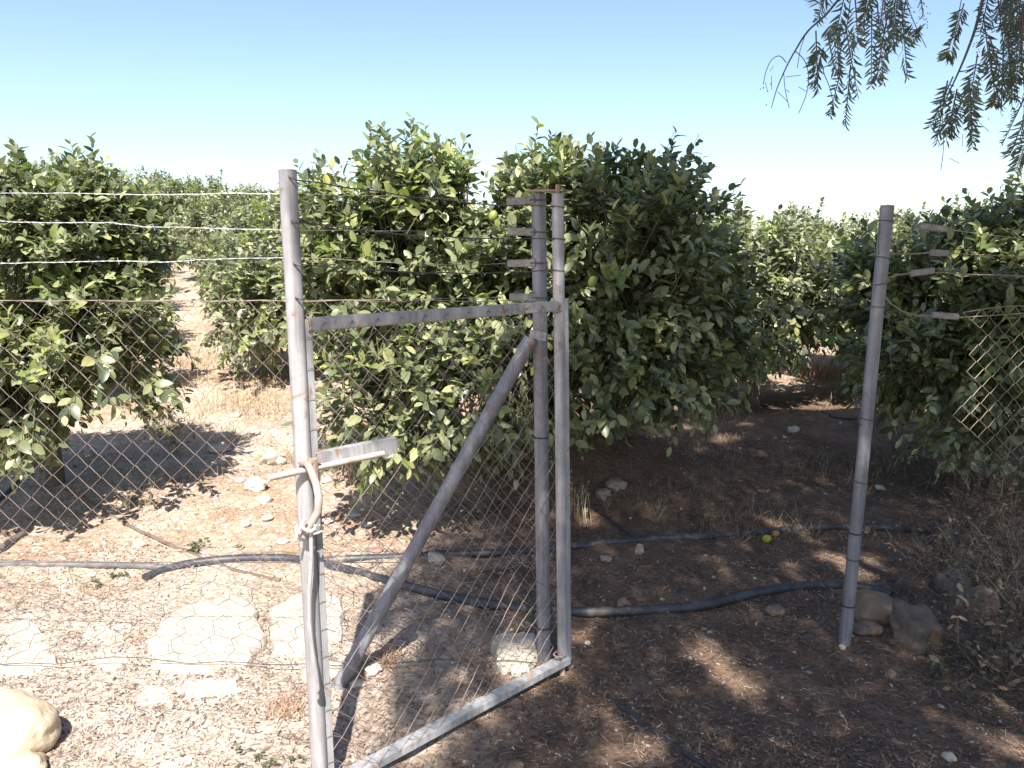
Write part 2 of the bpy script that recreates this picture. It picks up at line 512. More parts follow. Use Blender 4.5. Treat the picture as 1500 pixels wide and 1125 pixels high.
def citrus(root, lobes, n_shoots, leaf_len, mat, detail=True, base=(0, 0, 0), zmin=0.3, limbs=7, seed=0,
           tip_up=0.7, gap=-0.12, trunk_r=0.06, sl=(0.16, 0.36)):
    """lobes: list of (centre Vector, (rx,ry,rz)); builds crown, twigs, trunk as children of root"""
    rnd = np.random.default_rng(100 + seed)
    lob_c = np.array([list(c) for c, r in lobes]); lob_r = np.array([r for c, r in lobes])
    wgt = (lob_r[:, 0] * lob_r[:, 2]) ; wgt /= wgt.sum()
    B = []; D = []; SL = []
    center = lob_c.mean(0)
    tries = 0
    while len(B) < n_shoots and tries < n_shoots * 12:
        tries += 1
        i = rnd.choice(len(lobes), p=wgt)
        o = rnd.normal(size=3); o /= np.linalg.norm(o)
        rad = rnd.uniform(0.45, 1.0) ** 0.6
        p = lob_c[i] + o * lob_r[i] * rad
        if p[2] < zmin: continue
        nv = mnoise.noise(Vector((p[0] * 2.4 + seed, p[1] * 2.4, p[2] * 2.4)))
        if nv < gap: continue
        out = p - center; out /= (np.linalg.norm(out) + 1e-6)
        up = tip_up if o[2] > -0.2 else -0.15
        d = 0.55 * o + 0.25 * out + np.array([0, 0, up]) + rnd.normal(size=3) * 0.33
        d /= np.linalg.norm(d)
        ln = rnd.uniform(*sl)
        if o[2] > 0.5 and rad > 0.8 and rnd.random() < 0.32: ln *= rnd.uniform(1.2, 1.6)
        B.append(p); D.append(d); SL.append(ln)
    B = np.array(B); D = np.array(D); SL = np.array(SL)
    LB, LD, LN, LL, LW, LY = [], [], [], [], [], []
    upv = np.array([0, 0, 1.0])
    for b, d, ln in zip(B, D, SL):
        n = max(5, int(ln / 0.030))
        s = np.cross(d, upv if abs(d[2]) < .95 else np.array([1., 0, 0])); s /= np.linalg.norm(s)
        u = np.cross(s, d)
        ph = rnd.uniform(0, 6.28)
        young = rnd.random() < 0.16
        for k in range(n):
            t = 0.12 + 0.88 * k / (n - 1)
            a = ph + k * 2.4 + rnd.normal() * 0.25
            rd = s * math.cos(a) + u * math.sin(a)
            ang = rnd.uniform(0.75, 1.25) * (1 - 0.45 * t)
            ld = d * math.cos(ang) + rd * math.sin(ang) + np.array([0, 0, -0.22])
            nn = d * 0.65 + upv * 0.55 + rnd.normal(size=3) * 0.3
            LB.append(b + d * ln * t + np.array([0, 0, -0.04 * t * t])); LD.append(ld); LN.append(nn)
            sz = leaf_len * rnd.choice((rnd.uniform(0.5, .85), rnd.uniform(0.8, 1.2), rnd.uniform(.95, 1.35))) * (1 - 0.35 * max(0, t - 0.7) / 0.3)
            LL.append(sz); LW.append(sz * rnd.uniform(0.46, 0.60))
            LY.append(1 if young and t > 0.35 else 0)
    V, Fc, nt_ = leaf_arrays(np.array(LB), np.array(LD), np.array(LN), np.array(LL), np.array(LW), detail)
    mi = np.repeat(np.array(LY), nt_)
    np_mesh('crown', V, Fc, [mat, M['leaf_young']], root, mi=mi)
    # twigs
    pts = np.stack([B - D * (SL * 0.8)[:, None], B, B + D * SL[:, None] * 0.95], 1)
    rr = np.tile(np.array([0.005, 0.0035, 0.0015]), (len(B), 1))
    V, Fc = tube3(pts, rr)
    np_mesh('twigs', V, Fc, M['twig'], root)
    # trunk and limbs
    mb = MB()
    base = Vector(base)
    fork = Vector((base.x * 0.8 + center[0] * 0.2, base.y * 0.8 + center[1] * 0.2, base.z + 0.42))
    mb.tube([base + Vector((0, 0, -0.15)), base + Vector((0.01, 0, 0.12)), fork], [trunk_r * 1.35, trunk_r * 1.05, trunk_r], 10)
    for k in range(limbs):
        c = Vector(lob_c[k % len(lobes)]); r = lob_r[k % len(lobes)]
        e = c + Vector((rnd.normal() * r[0] * .45, rnd.normal() * r[1] * .45, rnd.uniform(-.1, .55) * r[2]))
        m = fork.lerp(e, 0.45) + Vector((0, 0, 0.12)) + Vector(rnd.normal(size=3) * 0.06)
        mb.tube([fork - Vector((0, 0, .05)), m, e], [trunk_r * 0.6, trunk_r * 0.36, trunk_r * 0.14], 7)
    obj('trunk', mb, M['bark'], root)
    return root


def px_lobes(lst):
    return [(at(u, v, Y), r) for u, v, Y, r in lst]


# main centre tree
base = Vector((0.25, 5.75, hz(0.25, 5.75)))
t = thing('citrus_tree', base, 'large glossy lemon tree right behind the open gate, half sunlit and half shaded', 'tree', 'citrus trees of the orchard')
lob = px_lobes([(625, 400, 5.5, (0.72, 0.75, 0.62)), (770, 400, 5.6, (0.7, 0.8, 0.68)), (905, 400, 5.6, (0.55, 0.8, 0.66)),
                (545, 330, 5.6, (0.36, 0.5, 0.30)), (490, 365, 5.6, (0.26, 0.4, 0.32)), (640, 322, 5.5, (0.36, 0.5, 0.28)), (715, 318, 5.4, (0.30, 0.4, 0.27)), (765, 335, 5.6, (0.28, 0.5, 0.27)), (910, 312, 5.7, (0.32, 0.5, 0.28)), (985, 335, 5.8, (.22, .4, .28)),
                (580, 560, 5.0, (0.42, 0.5, 0.40)), (690, 552, 5.1, (0.5, 0.5, 0.40)), (560, 615, 5.0, (0.25, 0.35, 0.2)), (790, 535, 5.2, (0.4, 0.4, 0.33)), (1000, 470, 5.7, (0.38, 0.5, 0.45)),
                (900, 505, 5.4, (0.5, 0.5, 0.30)), (500, 430, 5.7, (0.35, 0.5, 0.5)), (1045, 490, 5.9, (0.25, 0.4, 0.25)), (905, 575, 4.9, (.10, .12, .14)), (1010, 560, 5.2, (.12, .15, .12))])
citrus(t, lob, 4000, 0.090, M['leaf'], True, base, 0.28, 18, 1, gap=-0.07, sl=(0.16, 0.36))
CENTRE = t

# left front tree
base = at(70, 600, 5.8); base.z = hz(base.x, base.y)
t = thing('citrus_tree', base, 'bushy sunlit citrus tree at far left behind the chain-link fence', 'tree', 'citrus trees of the orchard')
lob = px_lobes([(40, 420, 5.4, (0.62, 0.75, 0.62)), (130, 420, 5.5, (0.36, 0.6, 0.54)), (50, 310, 5.5, (0.45, 0.5, 0.20)),
                (100, 530, 5.0, (0.45, 0.5, 0.36)), (20, 540, 4.95, (0.45, 0.5, 0.33)), (-110, 430, 5.4, (0.6, 0.7, 0.66)),
                (-110, 540, 5.0, (0.5, 0.5, 0.4)), (190, 420, 5.6, (0.22, 0.4, 0.42)), (120, 325, 5.6, (0.35, .4, .22)), (60, 578, 4.9, (0.5, 0.4, 0.2)), (150, 545, 5.1, (0.3, 0.4, 0.2)), (-60, 580, 4.9, (0.5, 0.4, 0.2))])
citrus(t, lob, 2900, 0.090, M['leaf'], True, base, 0.25, 12, 2, gap=-0.04)

# right tree (under the pepper tree's shade)
base = at(1440, 600, 6.3); base.z = hz(base.x, base.y)
t = thing('citrus_tree', base, 'shaded dark citrus tree at right edge behind the leaning steel post', 'tree', 'citrus trees of the orchard')
lob = px_lobes([(1430, 460, 6.0, (0.55, 0.7, 0.5)), (1520, 440, 6.0, (0.6, 0.7, 0.5)), (1470, 385, 6.0, (0.5, 0.5, 0.22)),
                (1380, 530, 5.8, (0.4, 0.5, 0.36)), (1330, 480, 6.4, (0.35, 0.5, 0.42)), (1490, 560, 5.8, (0.5, 0.5, 0.35)),
                (1440, 600, 5.8, (0.4, 0.5, 0.25)), (1620, 470, 6, (0.6, 0.7, 0.7)), (1480, 335, 6.0, (0.20, 0.3, 0.12)),
                (1390, 410, 6.2, (0.35, 0.4, 0.2)), (1310, 430, 6.4, (0.3, 0.4, 0.3)), (1322, 530, 6.6, (0.3, 0.4, 0.25))])
citrus(t, lob, 2300, 0.095, M['leaf'], True, base, 0.3, 10, 3, gap=-0.1)


# mid / far trees: two built, the others copied
def template(label, seed, loc, skirt_z=0.42):
    tt = thing('citrus_tree', loc, label, 'tree', 'citrus trees of the orchard')
    L0 = Vector(loc)
    rn = random.Random(seed)
    lob = [(L0 + Vector((0, 0, 1.25)), (0.85, 0.85, 0.62)), (L0 + Vector((0.1, 0, 1.7)), (0.55, 0.55, 0.4))]
    for k in range(7):
        a = k * 0.9 + rn.random() * .5
        lob.append((L0 + Vector((0.65 * math.cos(a), 0.65 * math.sin(a), rn.uniform(0.8, 1.5))), (0.45, 0.45, rn.uniform(.3, .45))))
    citrus(tt, lob, 1050, 0.105, M['leaf_far_hazy'], False, L0, skirt_z + L0.z, 7, seed, gap=-0.12, sl=(0.18, 0.42))
    return tt


def place(tt, x, y, s=1.0, rz=0.0, sz=None):
    tt.location = (x, y, hz(x, y) - 0.02); tt.scale = (s, s, sz or s); tt.rotation_euler.z = rz


def px_x(u, Y): return (u - CX) / F * Y / 1.0


TA = template('dense citrus tree right of the path, just left of the near gate stile', 21, (0, 40, 0))
TB = template('citrus tree in front of the gap, between centre tree and right post', 22, (0, 60, 0), 0.72)
spots_named = [
    (TA, 440, 10.0, 1.0, 0.3, None),
    (TB, 1110, 8.9, 0.98, 1.0, None),
    (TB, 1262, 11.3, 0.97, 2.2, 'citrus tree standing behind the leaning right post, upper crown sunlit'),
    (TA, 1340, 9.2, 0.92, 4.0, 'smaller citrus tree between the right post and the right edge tree'),
    (TB, 70, 8.7, 1.0, 0.7, 'second citrus tree of the left row, behind the far left tree'),
    (TA, 405, 12.8, 0.98, 2.0, 'citrus tree farther up the row bordering the path on its right'),
    (TB, 1030, 11.5, 1.0, 5.0, 'citrus tree half hidden behind the right flank of the big lemon tree'),
]
for T0, u, Y, s, rz, lab in spots_named:
    o = T0 if lab is None else copy_tree(T0)
    place(o, px_x(u, Y), Y, s, rz)
    if lab: o['label'] = lab
ridge = 'pale sunlit citrus tree on the rise where the path ends'
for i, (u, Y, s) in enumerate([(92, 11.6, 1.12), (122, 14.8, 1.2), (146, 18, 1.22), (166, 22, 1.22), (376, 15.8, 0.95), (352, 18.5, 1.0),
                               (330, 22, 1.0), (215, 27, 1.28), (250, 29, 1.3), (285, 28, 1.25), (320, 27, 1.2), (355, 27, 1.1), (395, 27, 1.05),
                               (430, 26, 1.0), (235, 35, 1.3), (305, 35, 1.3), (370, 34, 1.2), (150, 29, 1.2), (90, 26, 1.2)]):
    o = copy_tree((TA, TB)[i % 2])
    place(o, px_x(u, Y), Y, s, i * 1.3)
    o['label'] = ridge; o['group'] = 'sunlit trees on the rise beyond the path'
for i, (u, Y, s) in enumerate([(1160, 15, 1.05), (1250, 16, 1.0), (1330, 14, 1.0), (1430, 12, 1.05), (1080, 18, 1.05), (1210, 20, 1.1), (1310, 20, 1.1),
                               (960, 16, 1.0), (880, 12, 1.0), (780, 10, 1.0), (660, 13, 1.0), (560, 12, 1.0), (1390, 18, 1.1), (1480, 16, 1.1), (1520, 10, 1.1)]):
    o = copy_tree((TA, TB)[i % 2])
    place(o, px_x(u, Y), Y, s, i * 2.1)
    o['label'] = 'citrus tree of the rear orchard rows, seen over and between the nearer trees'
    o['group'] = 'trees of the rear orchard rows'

# distant palm
pb = Vector((px_x(1492, 30), 30, hz(px_x(1492, 30), 30)))
pt = thing('palm_tree', pb, 'small distant palm with spiky fronds at the right edge', 'palm')
mb = MB(); mb.tube([pb, pb + Vector((0, 0, 2.6))], [0.2, 0.16], 9); obj('trunk', mb, M['bark'], pt)
mb = MB()
for k in range(46):
    a = random.random() * 6.28; el = random.uniform(-0.3, 1.4)
    d = Vector((math.cos(a) * math.cos(el), math.sin(a) * math.cos(el), math.sin(el)))
    mb.blade(pb + Vector((0, 0, 2.6)), d, random.uniform(0.8, 1.3), 0.09, d.orthogonal().normalized(), 0.2)
obj('crown', mb, M['leaf_far_hazy'], pt)


# hand-placed hanging sprays and fruit of the centre tree
def fruit(name, p, r, mat, parent=None, long=1.25, tilt=0.4, loc=None):
    mb = MB(); n, k = 14, 10
    ax = Vector((math.sin(tilt), 0.2, math.cos(tilt))).normalized(); s = ax.orthogonal().normalized(); u = ax.cross(s)
    for i in range(k + 1):
        th = math.pi * i / k
        rr = r * math.sin(th) ** 0.9 if 0 < i < k else 0.0015
        h = -math.cos(th) * r * long + (0.12 * r if i == k else 0)
        for j in range(n):
            a = 2 * math.pi * j / n
            mb.v.append(Vector(p) + ax * h + (s * math.cos(a) + u * math.sin(a)) * rr)
    for i in range(k):
        for j in range(n):
            a = i * n + j; b = i * n + (j + 1) % n
            mb.f.append((a, b, b + n, a + n))
    return obj(name, mb, mat, parent, loc)


for u, v, Y, r, m_ in [(868, 413, 4.75, 0.028, 'greenfruit'), (722, 316, 4.75, 0.026, 'greenfruit')]:
    fruit('fruit', at(u, v, Y), r, M[m_], CENTRE)


# ------------------------------------------------------------------ posts
def wobble(a, b, n, amp):
    a, b = Vector(a), Vector(b)
    return [a.lerp(b, i / n) + Vector((random.uniform(-1, 1), random.uniform(-1, 1), random.uniform(-1, 1))) * amp for i in range(n + 1)]


def pipe_open(mb, a, b, r, n=20, wall=0.003):
    """hollow-ended pipe"""
    a, b = Vector(a), Vector(b)
    mid = [a.lerp(b, k / 6) for k in range(7)]
    mb.tube(mid, r, n, cap=False)
    d = (b - a).normalized()
    mb.tube([b, b + d * 0.0005, b - d * 0.12], [r, r - wall, r - wall], n, cap=True)
    return mb


def ring(mb, p, d, r, tr, n=18, m=6):
    d = Vector(d).normalized(); s = d.orthogonal().normalized(); u = d.cross(s)
    pts = [Vector(p) + (s * math.cos(2 * math.pi * k / n) + u * math.sin(2 * math.pi * k / n)) * r for k in range(n + 1)]
    mb.tube(pts, tr, m, cap=False)


YF = 3.32                                   # the fence line
HP_top, HP_bot = at(789, 284, YF), at(797, 960, YF)
HP_bot.z = hz(HP_bot.x, HP_bot.y) - 0.05
hd = (HP_top - HP_bot).normalized()
hp = thing('fence_post', HP_bot, 'galvanised hinge post carrying the open gate, with a diagonal pipe brace', 'post')
obj('pole', pipe_open(MB(), HP_bot, HP_top, 0.030), M['steel_dark'], hp)
# brace
bt, bb = at(778, 496, YF - 0.02), at(490, 1003, 3.12)
bb.z = hz(bb.x, bb.y) - 0.03
mb = MB(); mb.tube([bt.lerp(bb, k / 5) for k in range(6)], 0.0305, 18)
br = obj('brace', mb, M['steel_dark'], hp)
mb = MB(); mb.bar(bt + Vector((-.005, -.002, .02)), at(800, 494, YF - 0.034), 0.006, 0.036)
ring(mb, at(794, 492, YF), hd, 0.0325, 0.004)
obj('clamp', mb, M['steel'], hp)
for v in (640, 918):
    mb = MB(); ring(mb, at(788 + (v - 284) * 0.0125, v, YF), hd, 0.031, 0.0035)
    obj('cable_tie', mb, M['black'], hp)
for (u0, u1, v, dv) in [(742, 783, 293, 3), (743, 783, 340, -1), (743, 784, 385, 1), (746, 786, 436, -1)]:
    a, b = at(u0, v + dv, YF - 0.02), at(u1, v, YF - 0.02)
    mb = MB(); mb.bar(a, b, 0.022, 0.030)
    o_ = obj('insulator', mb, M['insul'], hp, bevel=0.003)
    mb = MB(); mb.tube(wobble(a + (b - a) * 0.82 + Vector((0, -.014, 0)), b + Vector((.03, -.014, 0)), 4, 0.002), 0.0022, 5)
    ring(mb, b + Vector((0.02, 0.02, 0)), hd, 0.033, 0.0022)
    obj('tie_wire', mb, M['wire_dark'], o_)
# top hinge plate
mb = MB()
GH_top, GH_bot = at(817, 284, 3.2), at(824, 966, 3.2)
mb.bar(at(776, 280, 3.3), at(829, 279, 3.2), 0.045, 0.007)
pl = obj('hinge_plate', mb, M['rust'], hp, bevel=0.001)
mb = MB(); q = at(817, 279, 3.2); mb.tube([q + Vector((0, 0, -.02)), q + Vector((0, 0, 0.022))], 0.010, 10); obj('bolt', mb, M['rust'], pl); mb = MB()
q = at(789, 280, 3.3); mb.tube([q + Vector((0, 0, -.01)), q + Vector((0, 0, 0.012))], 0.008, 6)
obj('bolt', mb, M['rust'], pl)

# right post
RB = gnd(1237, 942); RT = at(1300, 301, RB.y + 0.02)
rp = thing('fence_post', RB, 'lone grey steel post leaning slightly at the right of the gate opening', 'post')
obj('pole', pipe_open(MB(), RB + Vector((0, 0, -.06)), RT, 0.0275), M['steel_dark'], rp)
rd = (RT - RB).normalized()
for v in (770, 882):
    mb = MB(); ring(mb, RB.lerp(RT, (942 - v) / 641), rd, 0.029, 0.003)
    obj('cable_tie', mb, M['black'], rp)
for v, k in ((322, 0), (372, 0), (408, 0), (440, 0), (588, 1), (600, 1), (693, 0), (810, 0)):
    mb = MB(); ring(mb, RB.lerp(RT, (942 - v) / 641), rd + Vector((random.uniform(-.25, .25), 0, 0)), 0.0295, 0.0022)
    if v == 588: continue
    obj('tie_wire', mb, M['wire_dark'], rp)
mb = MB()
p588 = RB.lerp(RT, (942 - 596) / 641)
mb.tube([p588 + Vector((-.03, -.02, .02)), p588 + Vector((-.045, -.02, 0)), p588 + Vector((-.04, -.02, -.03)), p588 + Vector((-.028, -.02, -.035))], 0.0022, 5)
p320 = RB.lerp(RT, (942 - 325) / 641)
obj('tie_wire', mb, M['wire_dark'], rp); mb = MB(); mb.tube([p320 + Vector((-.03, -.01, 0)), p320 + Vector((-.034, -.02, -.06)), p320 + Vector((-.03, -.02, -.13))], 0.0015, 5)
p440 = RB.lerp(RT, (942 - 442) / 641)
obj('tie_wire', mb, M['wire_dark'], rp); mb = MB(); mb.tube([p440 + Vector((.03, -.01, 0)), p440 + Vector((.05, -.02, -.08)), p440 + Vector((.06, -.02, -.2)), p440 + Vector((.075, -.02, -.27))], 0.0015, 5)
obj('tie_wire', mb, M['wire_dark'], rp)

# ------------------------------------------------------------------ gate
GF_top, GF_bot = at(421, 249, 2.36), at(470, 1158, 2.36)
GF_bot.z = 0.045
gd = Vector((GH_bot.x - GF_bot.x, GH_bot.y - GF_bot.y, 0)).normalized()     # along gate, free -> hinge
gn = Vector((gd.y, -gd.x, 0))                                              # towards camera/right
gate = thing('gate', Vector((GH_bot.x, GH_bot.y, 0.0)), 'open metal pedestrian gate of grey pipe frame filled with rusty chain-link', 'gate')


def gp(t, z, off=0.0):
    """point on the gate plane: t 0 free .. 1 hinge"""
    f = GF_bot.lerp(GF_top, (z - GF_bot.z) / (GF_top.z - GF_bot.z)); h = GH_bot.lerp(GH_top, (z - GH_bot.z) / (GH_top.z - GH_bot.z))
    p = f.lerp(h, t); p.z = z
    return p + gn * off


ZR, ZB = 1.568, 0.075
o_ = obj('latch_stile', pipe_open(MB(), GF_bot, GF_top, 0.0255), M['steel'], gate)
for v in (262, 326, 387, 436):
    mb = MB()
    p = at(0, v, 2.36); p = gp(0, p.z, 0.0) + Vector((0.014, -0.0225, 0))
    mb.tube([p + Vector((-.004, -.004, .004)), p + Vector((.006, -.006, .0)), p + Vector((.016, -.002, -.003))], 0.0035, 6)
    obj('hook', mb, M['wire_dark'], o_)
mb = MB(); pipe_open(mb, gp(1, 1.55), GH_top, 0.0235); mb.tube([gp(1, 0.06), gp(1, 1.56)], 0.0215, 16)
hs = obj('hinge_stile', mb, M['steel'], gate)
mb = MB(); mb.bar(gp(1.022, 0.055, 0.012), gp(1.022, 1.60, 0.012), 0.026, 0.008, gn); obj('angle_strip', mb, M['rail'], hs, smooth=False)
for v in (303, 350, 396):
    mb = MB(); ring(mb, at(817.5, v, 3.2), (0.1, 0, 1), 0.0250, 0.0022)
    obj('tie_wire', mb, M['wire_dark'], hs)
mb = MB(); mb.bar(gp(0.03, 0.06), gp(0.03, 1.585), 0.022, 0.03, gn); obj('frame_stile', mb, M['rail'], gate, bevel=0.002)
mb = MB(); mb.bar(gp(0.025, ZR), gp(0.995, ZR + 0.004), 0.034, 0.040); obj('top_rail', mb, M['rail'], gate, bevel=0.004)
mb = MB(); mb.bar(gp(0.02, ZB - .008, 0.0), gp(1.02, ZB - .008, 0.0), 0.05, 0.007); mb.bar(gp(0.02, ZB - 0.0220, 0.0225), gp(1.02, ZB - 0.0220, 0.0225), 0.005, 0.020)
obj('bottom_rail', mb, M['rail'], gate, smooth=False)


def chain(fn, nw, nk, pitch, r, seed, amp=0.006, skip=None, n=5, dep=0.004):
    """chain link: fn(i,k)-> handled by fn(x,z)->Vector ; nw wires, nk bends"""
    mb = MB(); rn = random.Random(seed); h = pitch / 2
    for i in range(nw):
        run = []
        for k in range(nk + 1):
            odd = (k + i) % 2
            x = (i + odd) * h; z = k * h
            if skip and skip(x, z):
                if len(run) > 1: mb.tube(run, r, n, cap=False)
                run = []
                continue
            j = Vector((mnoise.noise(Vector((x * 4, z * 4, seed))), mnoise.noise(Vector((x * 3, z * 3, seed + 9))), mnoise.noise(Vector((x * 4, z * 4, seed + 20))))) * amp
            p = fn(x, z) + j + gn * (0.0) + Vector((0, (dep if odd else -dep), 0))
            run.append(p)
        if len(run) > 1: mb.tube(run, r, n, cap=False)
    return mb


GW = (Vector((GH_bot.x, GH_bot.y, 0)) - Vector((GF_bot.x, GF_bot.y, 0))).length
pit = 0.090
nwg = int(GW / (pit / 2))


def gate_fn(x, z):
    low = max(0, 0.55 - z)
    zz = ZB + 0.005 + z * (ZR - ZB - 0.02) / 1.457
    return gp(min(0.02 + x / GW, 1.0), zz, 0.006 + 0.05 * low * math.sin(x * 5))


mb = chain(gate_fn, nwg - 1, 32, pit, 0.00125, 3, 0.022)
for k in range(12):                                                      # hooks lashed over the top rail
    t_ = 0.06 + k * 0.083
    mb.tube([gp(t_ - .02, ZR - .07, .012), gp(t_ - 0.004, ZR - .022, .022), gp(t_ + .012, ZR + .008, .020), gp(t_ + .02, ZR - .0, .02)], 0.0018, 5)
    if k > 6: continue
for k in range(16):
    z_ = 0.12 + k * 0.092
    mb.tube([gp(.07, z_, .008), gp(.035, z_ + .03, .018), gp(.015, z_ + .035, .02)], 0.0010, 5)
obj('wire_mesh', mb, M['wire_rust'], gate)
for v0, v1, m_ in ((262, 303, 'wire_dark'), (326, 350, 'wire_dark'), (387, 396, 'wire_dark')):
    a = gp(0, at(0, v0, 2.36).z, 0.0) + gd * 0.025; b = gp(1, at(0, v1, 3.2).z, 0.0) - gd * 0.022
    pts = []
    for k in range(15):
        s = k / 14
        pts.append(a.lerp(b, s) + Vector((0, 0, -0.018 * math.sin(math.pi * s) + random.uniform(-.003, .003))))
    mb = MB(); mb.tube(pts, 0.0022, 5)
    for k in range(1, 14, 2):
        p = pts[k]; mb.tube([p + Vector((-.01, 0, .012)), p + Vector((.008, 0, -.012))], 0.0012, 4)
    obj('wire_strand', mb, M[m_], gate)

# weld beads where the frame pieces meet
for q0, ax in ((gp(0.03, ZR), gd), (gp(0.985, ZR), gd), (gp(0.985, ZB + .02), Vector((0, 0, 1))), (gp(0.03, ZB + .02), Vector((0, 0, 1)))):
    mb = MB(); s_ = ax.orthogonal().normalized(); u_ = ax.cross(s_); pts = []; rad = []
    for k in range(25):
        a_ = 2 * math.pi * k / 24
        pts.append(q0 + (s_ * math.cos(a_) + u_ * math.sin(a_)) * 0.0245 + ax * random.uniform(-.003, .003)); rad.append(.0042 + random.uniform(-.0015, .0015))
    mb.tube(pts, rad, 6, cap=False)
    obj('weld_bead', mb, M['rust'], gate)
mb = MB(); mb.tube([gp(1, .05) + Vector((0, 0, -.09)), gp(1, .08)], .012, 10); obj('hinge_pin', mb, M['rust'], gate)

# latch: sliding rod, angle bar, hanging bent handle
rod_a, rod_b = at(394, 693, 2.27), at(560, 657, 2.59)
off = gn * 0.036
lt0 = gp(0.0, at(450, 684, 2.36).z, 0.036)
ra, rb = lt0 - gd * 0.135, lt0 + gd * 0.27
mb = MB(); mb.tube([ra, ra.lerp(rb, .5), rb], 0.010, 12)
lat = obj('latch_bolt', mb, M['pale_rust'], gate)
mb = MB(); mb.bar(lt0 + gd * 0.035 + Vector((0, 0, .012)) - gn * .012, lt0 + gd * 0.335 + Vector((0, 0, .012)) - gn * .012, 0.006, 0.046)
mb.bar(lt0 + gd * 0.035 + Vector((0, 0, .038)) - gn * .026, lt0 + gd * 0.335 + Vector((0, 0, .038)) - gn * .026, 0.03, 0.005)
obj('bolt_bracket', mb, M['rail'], lat, smooth=False)
mb = MB(); mb.tube([lt0 + gd * .012 + Vector((0, 0, -.03)), lt0 + gd * .012 + Vector((0, 0, .03))], 0.016, 10); mb.bar(lt0 - gd * .03 + Vector((0, 0, 0.022)), lt0 + gd * .03 + Vector((0, 0, 0.022)), 0.03, 0.006)
obj('bolt_sleeve', mb, M['rust'], lat, smooth=False)
hpts = [at(u, v, 2.30) for u, v in [(450, 678), (456, 690), (463, 708), (467, 728), (466, 748), (459, 762), (449, 776), (445, 786)]]
mb = MB(); mb.tube(hpts, [.011, .0115, .012, .012, .012, .012, .0125, .013], 12)
obj('handle', mb, M['pale_rust'], lat)

# rope tied round the latch stile
rp0 = at(445, 774, 2.30)
mb = MB()
ring(mb, gp(0, at(450, 772, 2.36).z, 0.0) + Vector((0.01, -.012, 0)), (0.12, -0.1, 1), 0.040, 0.0045)
mb.tube([at(u, v, 2.27) for u, v in [(447, 760), (441, 770), (436, 780), (433, 791)]], 0.005, 8)
mb.tube([at(u, v, 2.265) for u, v in [(440, 768), (446, 775), (454, 778), (461, 775), (462, 769)]], 0.0048, 8)
tag(obj('rope', mb, M['rope'], None, rp0), 'cream rope knotted round the gate stile below the latch', 'rope')
mb = MB()
mb.tube([at(u, v, 2.285 + k) for u, v, k in [(456, 778, 0), (456, 820, 0), (453, 865, 0), (453, 910, -.0), (457, 950, 0), (463, 985, 0), (466, 1008, 0), (463, 1014, .0)]], [.0065, .0065, .0065, .007, .007, .007, .008, .009], 8)
tag(obj('cable', mb, M['steel'], None, at(456, 778, 2.285)), 'pale stiff cable dangling down the near gate stile', 'cable')

# ------------------------------------------------------------------ left fence
XL = -3.3
fx0 = HP_bot.x - 0.03
fen = thing('wire_fence', Vector((-1.6, YF, hz(-1.6, YF))), 'rusty chain-link fence with bright barbed strands left of the hinge post', 'fence')
zt = at(100, 441, YF).z
ph = 0.101
nk = int((zt - 0.40) / (ph / 2))


def left_fn(x, z):
    px = fx0 - x
    return Vector((px, YF - 0.03 * math.sin(px * 1.9) * (1 - z / 1.4) + 0.012, zt - z + 0.02 * math.sin(px * 2.2) * z))


mb = chain(left_fn, int((fx0 - XL) / (ph / 2)), nk, ph, 0.0013, 8, 0.014)
mb.tube([Vector((fx0 - (fx0 - XL) * k / 30, YF + .012, zt + .004 * math.sin(k * 2.))) for k in range(31)], 0.0018, 5)
obj('wire_mesh', mb, M['wire_rust'], fen)
# sagging hexagonal netting along the foot
mb = MB(); zb0 = zt - nk * ph / 2
hexw, hexh = 0.098, 0.094


def skirt(s, t):
    wx = 0.075 * mnoise.noise(Vector((s * 2.2, t * 2, 3))) + 0.03 * mnoise.noise(Vector((s * 7, t * 7, 5)))
    wz = 0.04 * mnoise.noise(Vector((s * 2.5, t * 3, 13))) + 0.02 * mnoise.noise(Vector((s * 8, t * 8, 15)))
    x = fx0 - s + wx + 0.25 * t * math.sin(s * 1.7)
    z = zb0 * (1 - t) + 0.025 + wz * (t * 1.2)
    y = YF + .012 - 0.10 * t - 0.10 * math.sin(math.pi * t) * (0.6 + 0.5 * math.sin(s * 2.3))
    z = max(z, hz(x, y) + 0.03)
    return Vector((x, y, z))


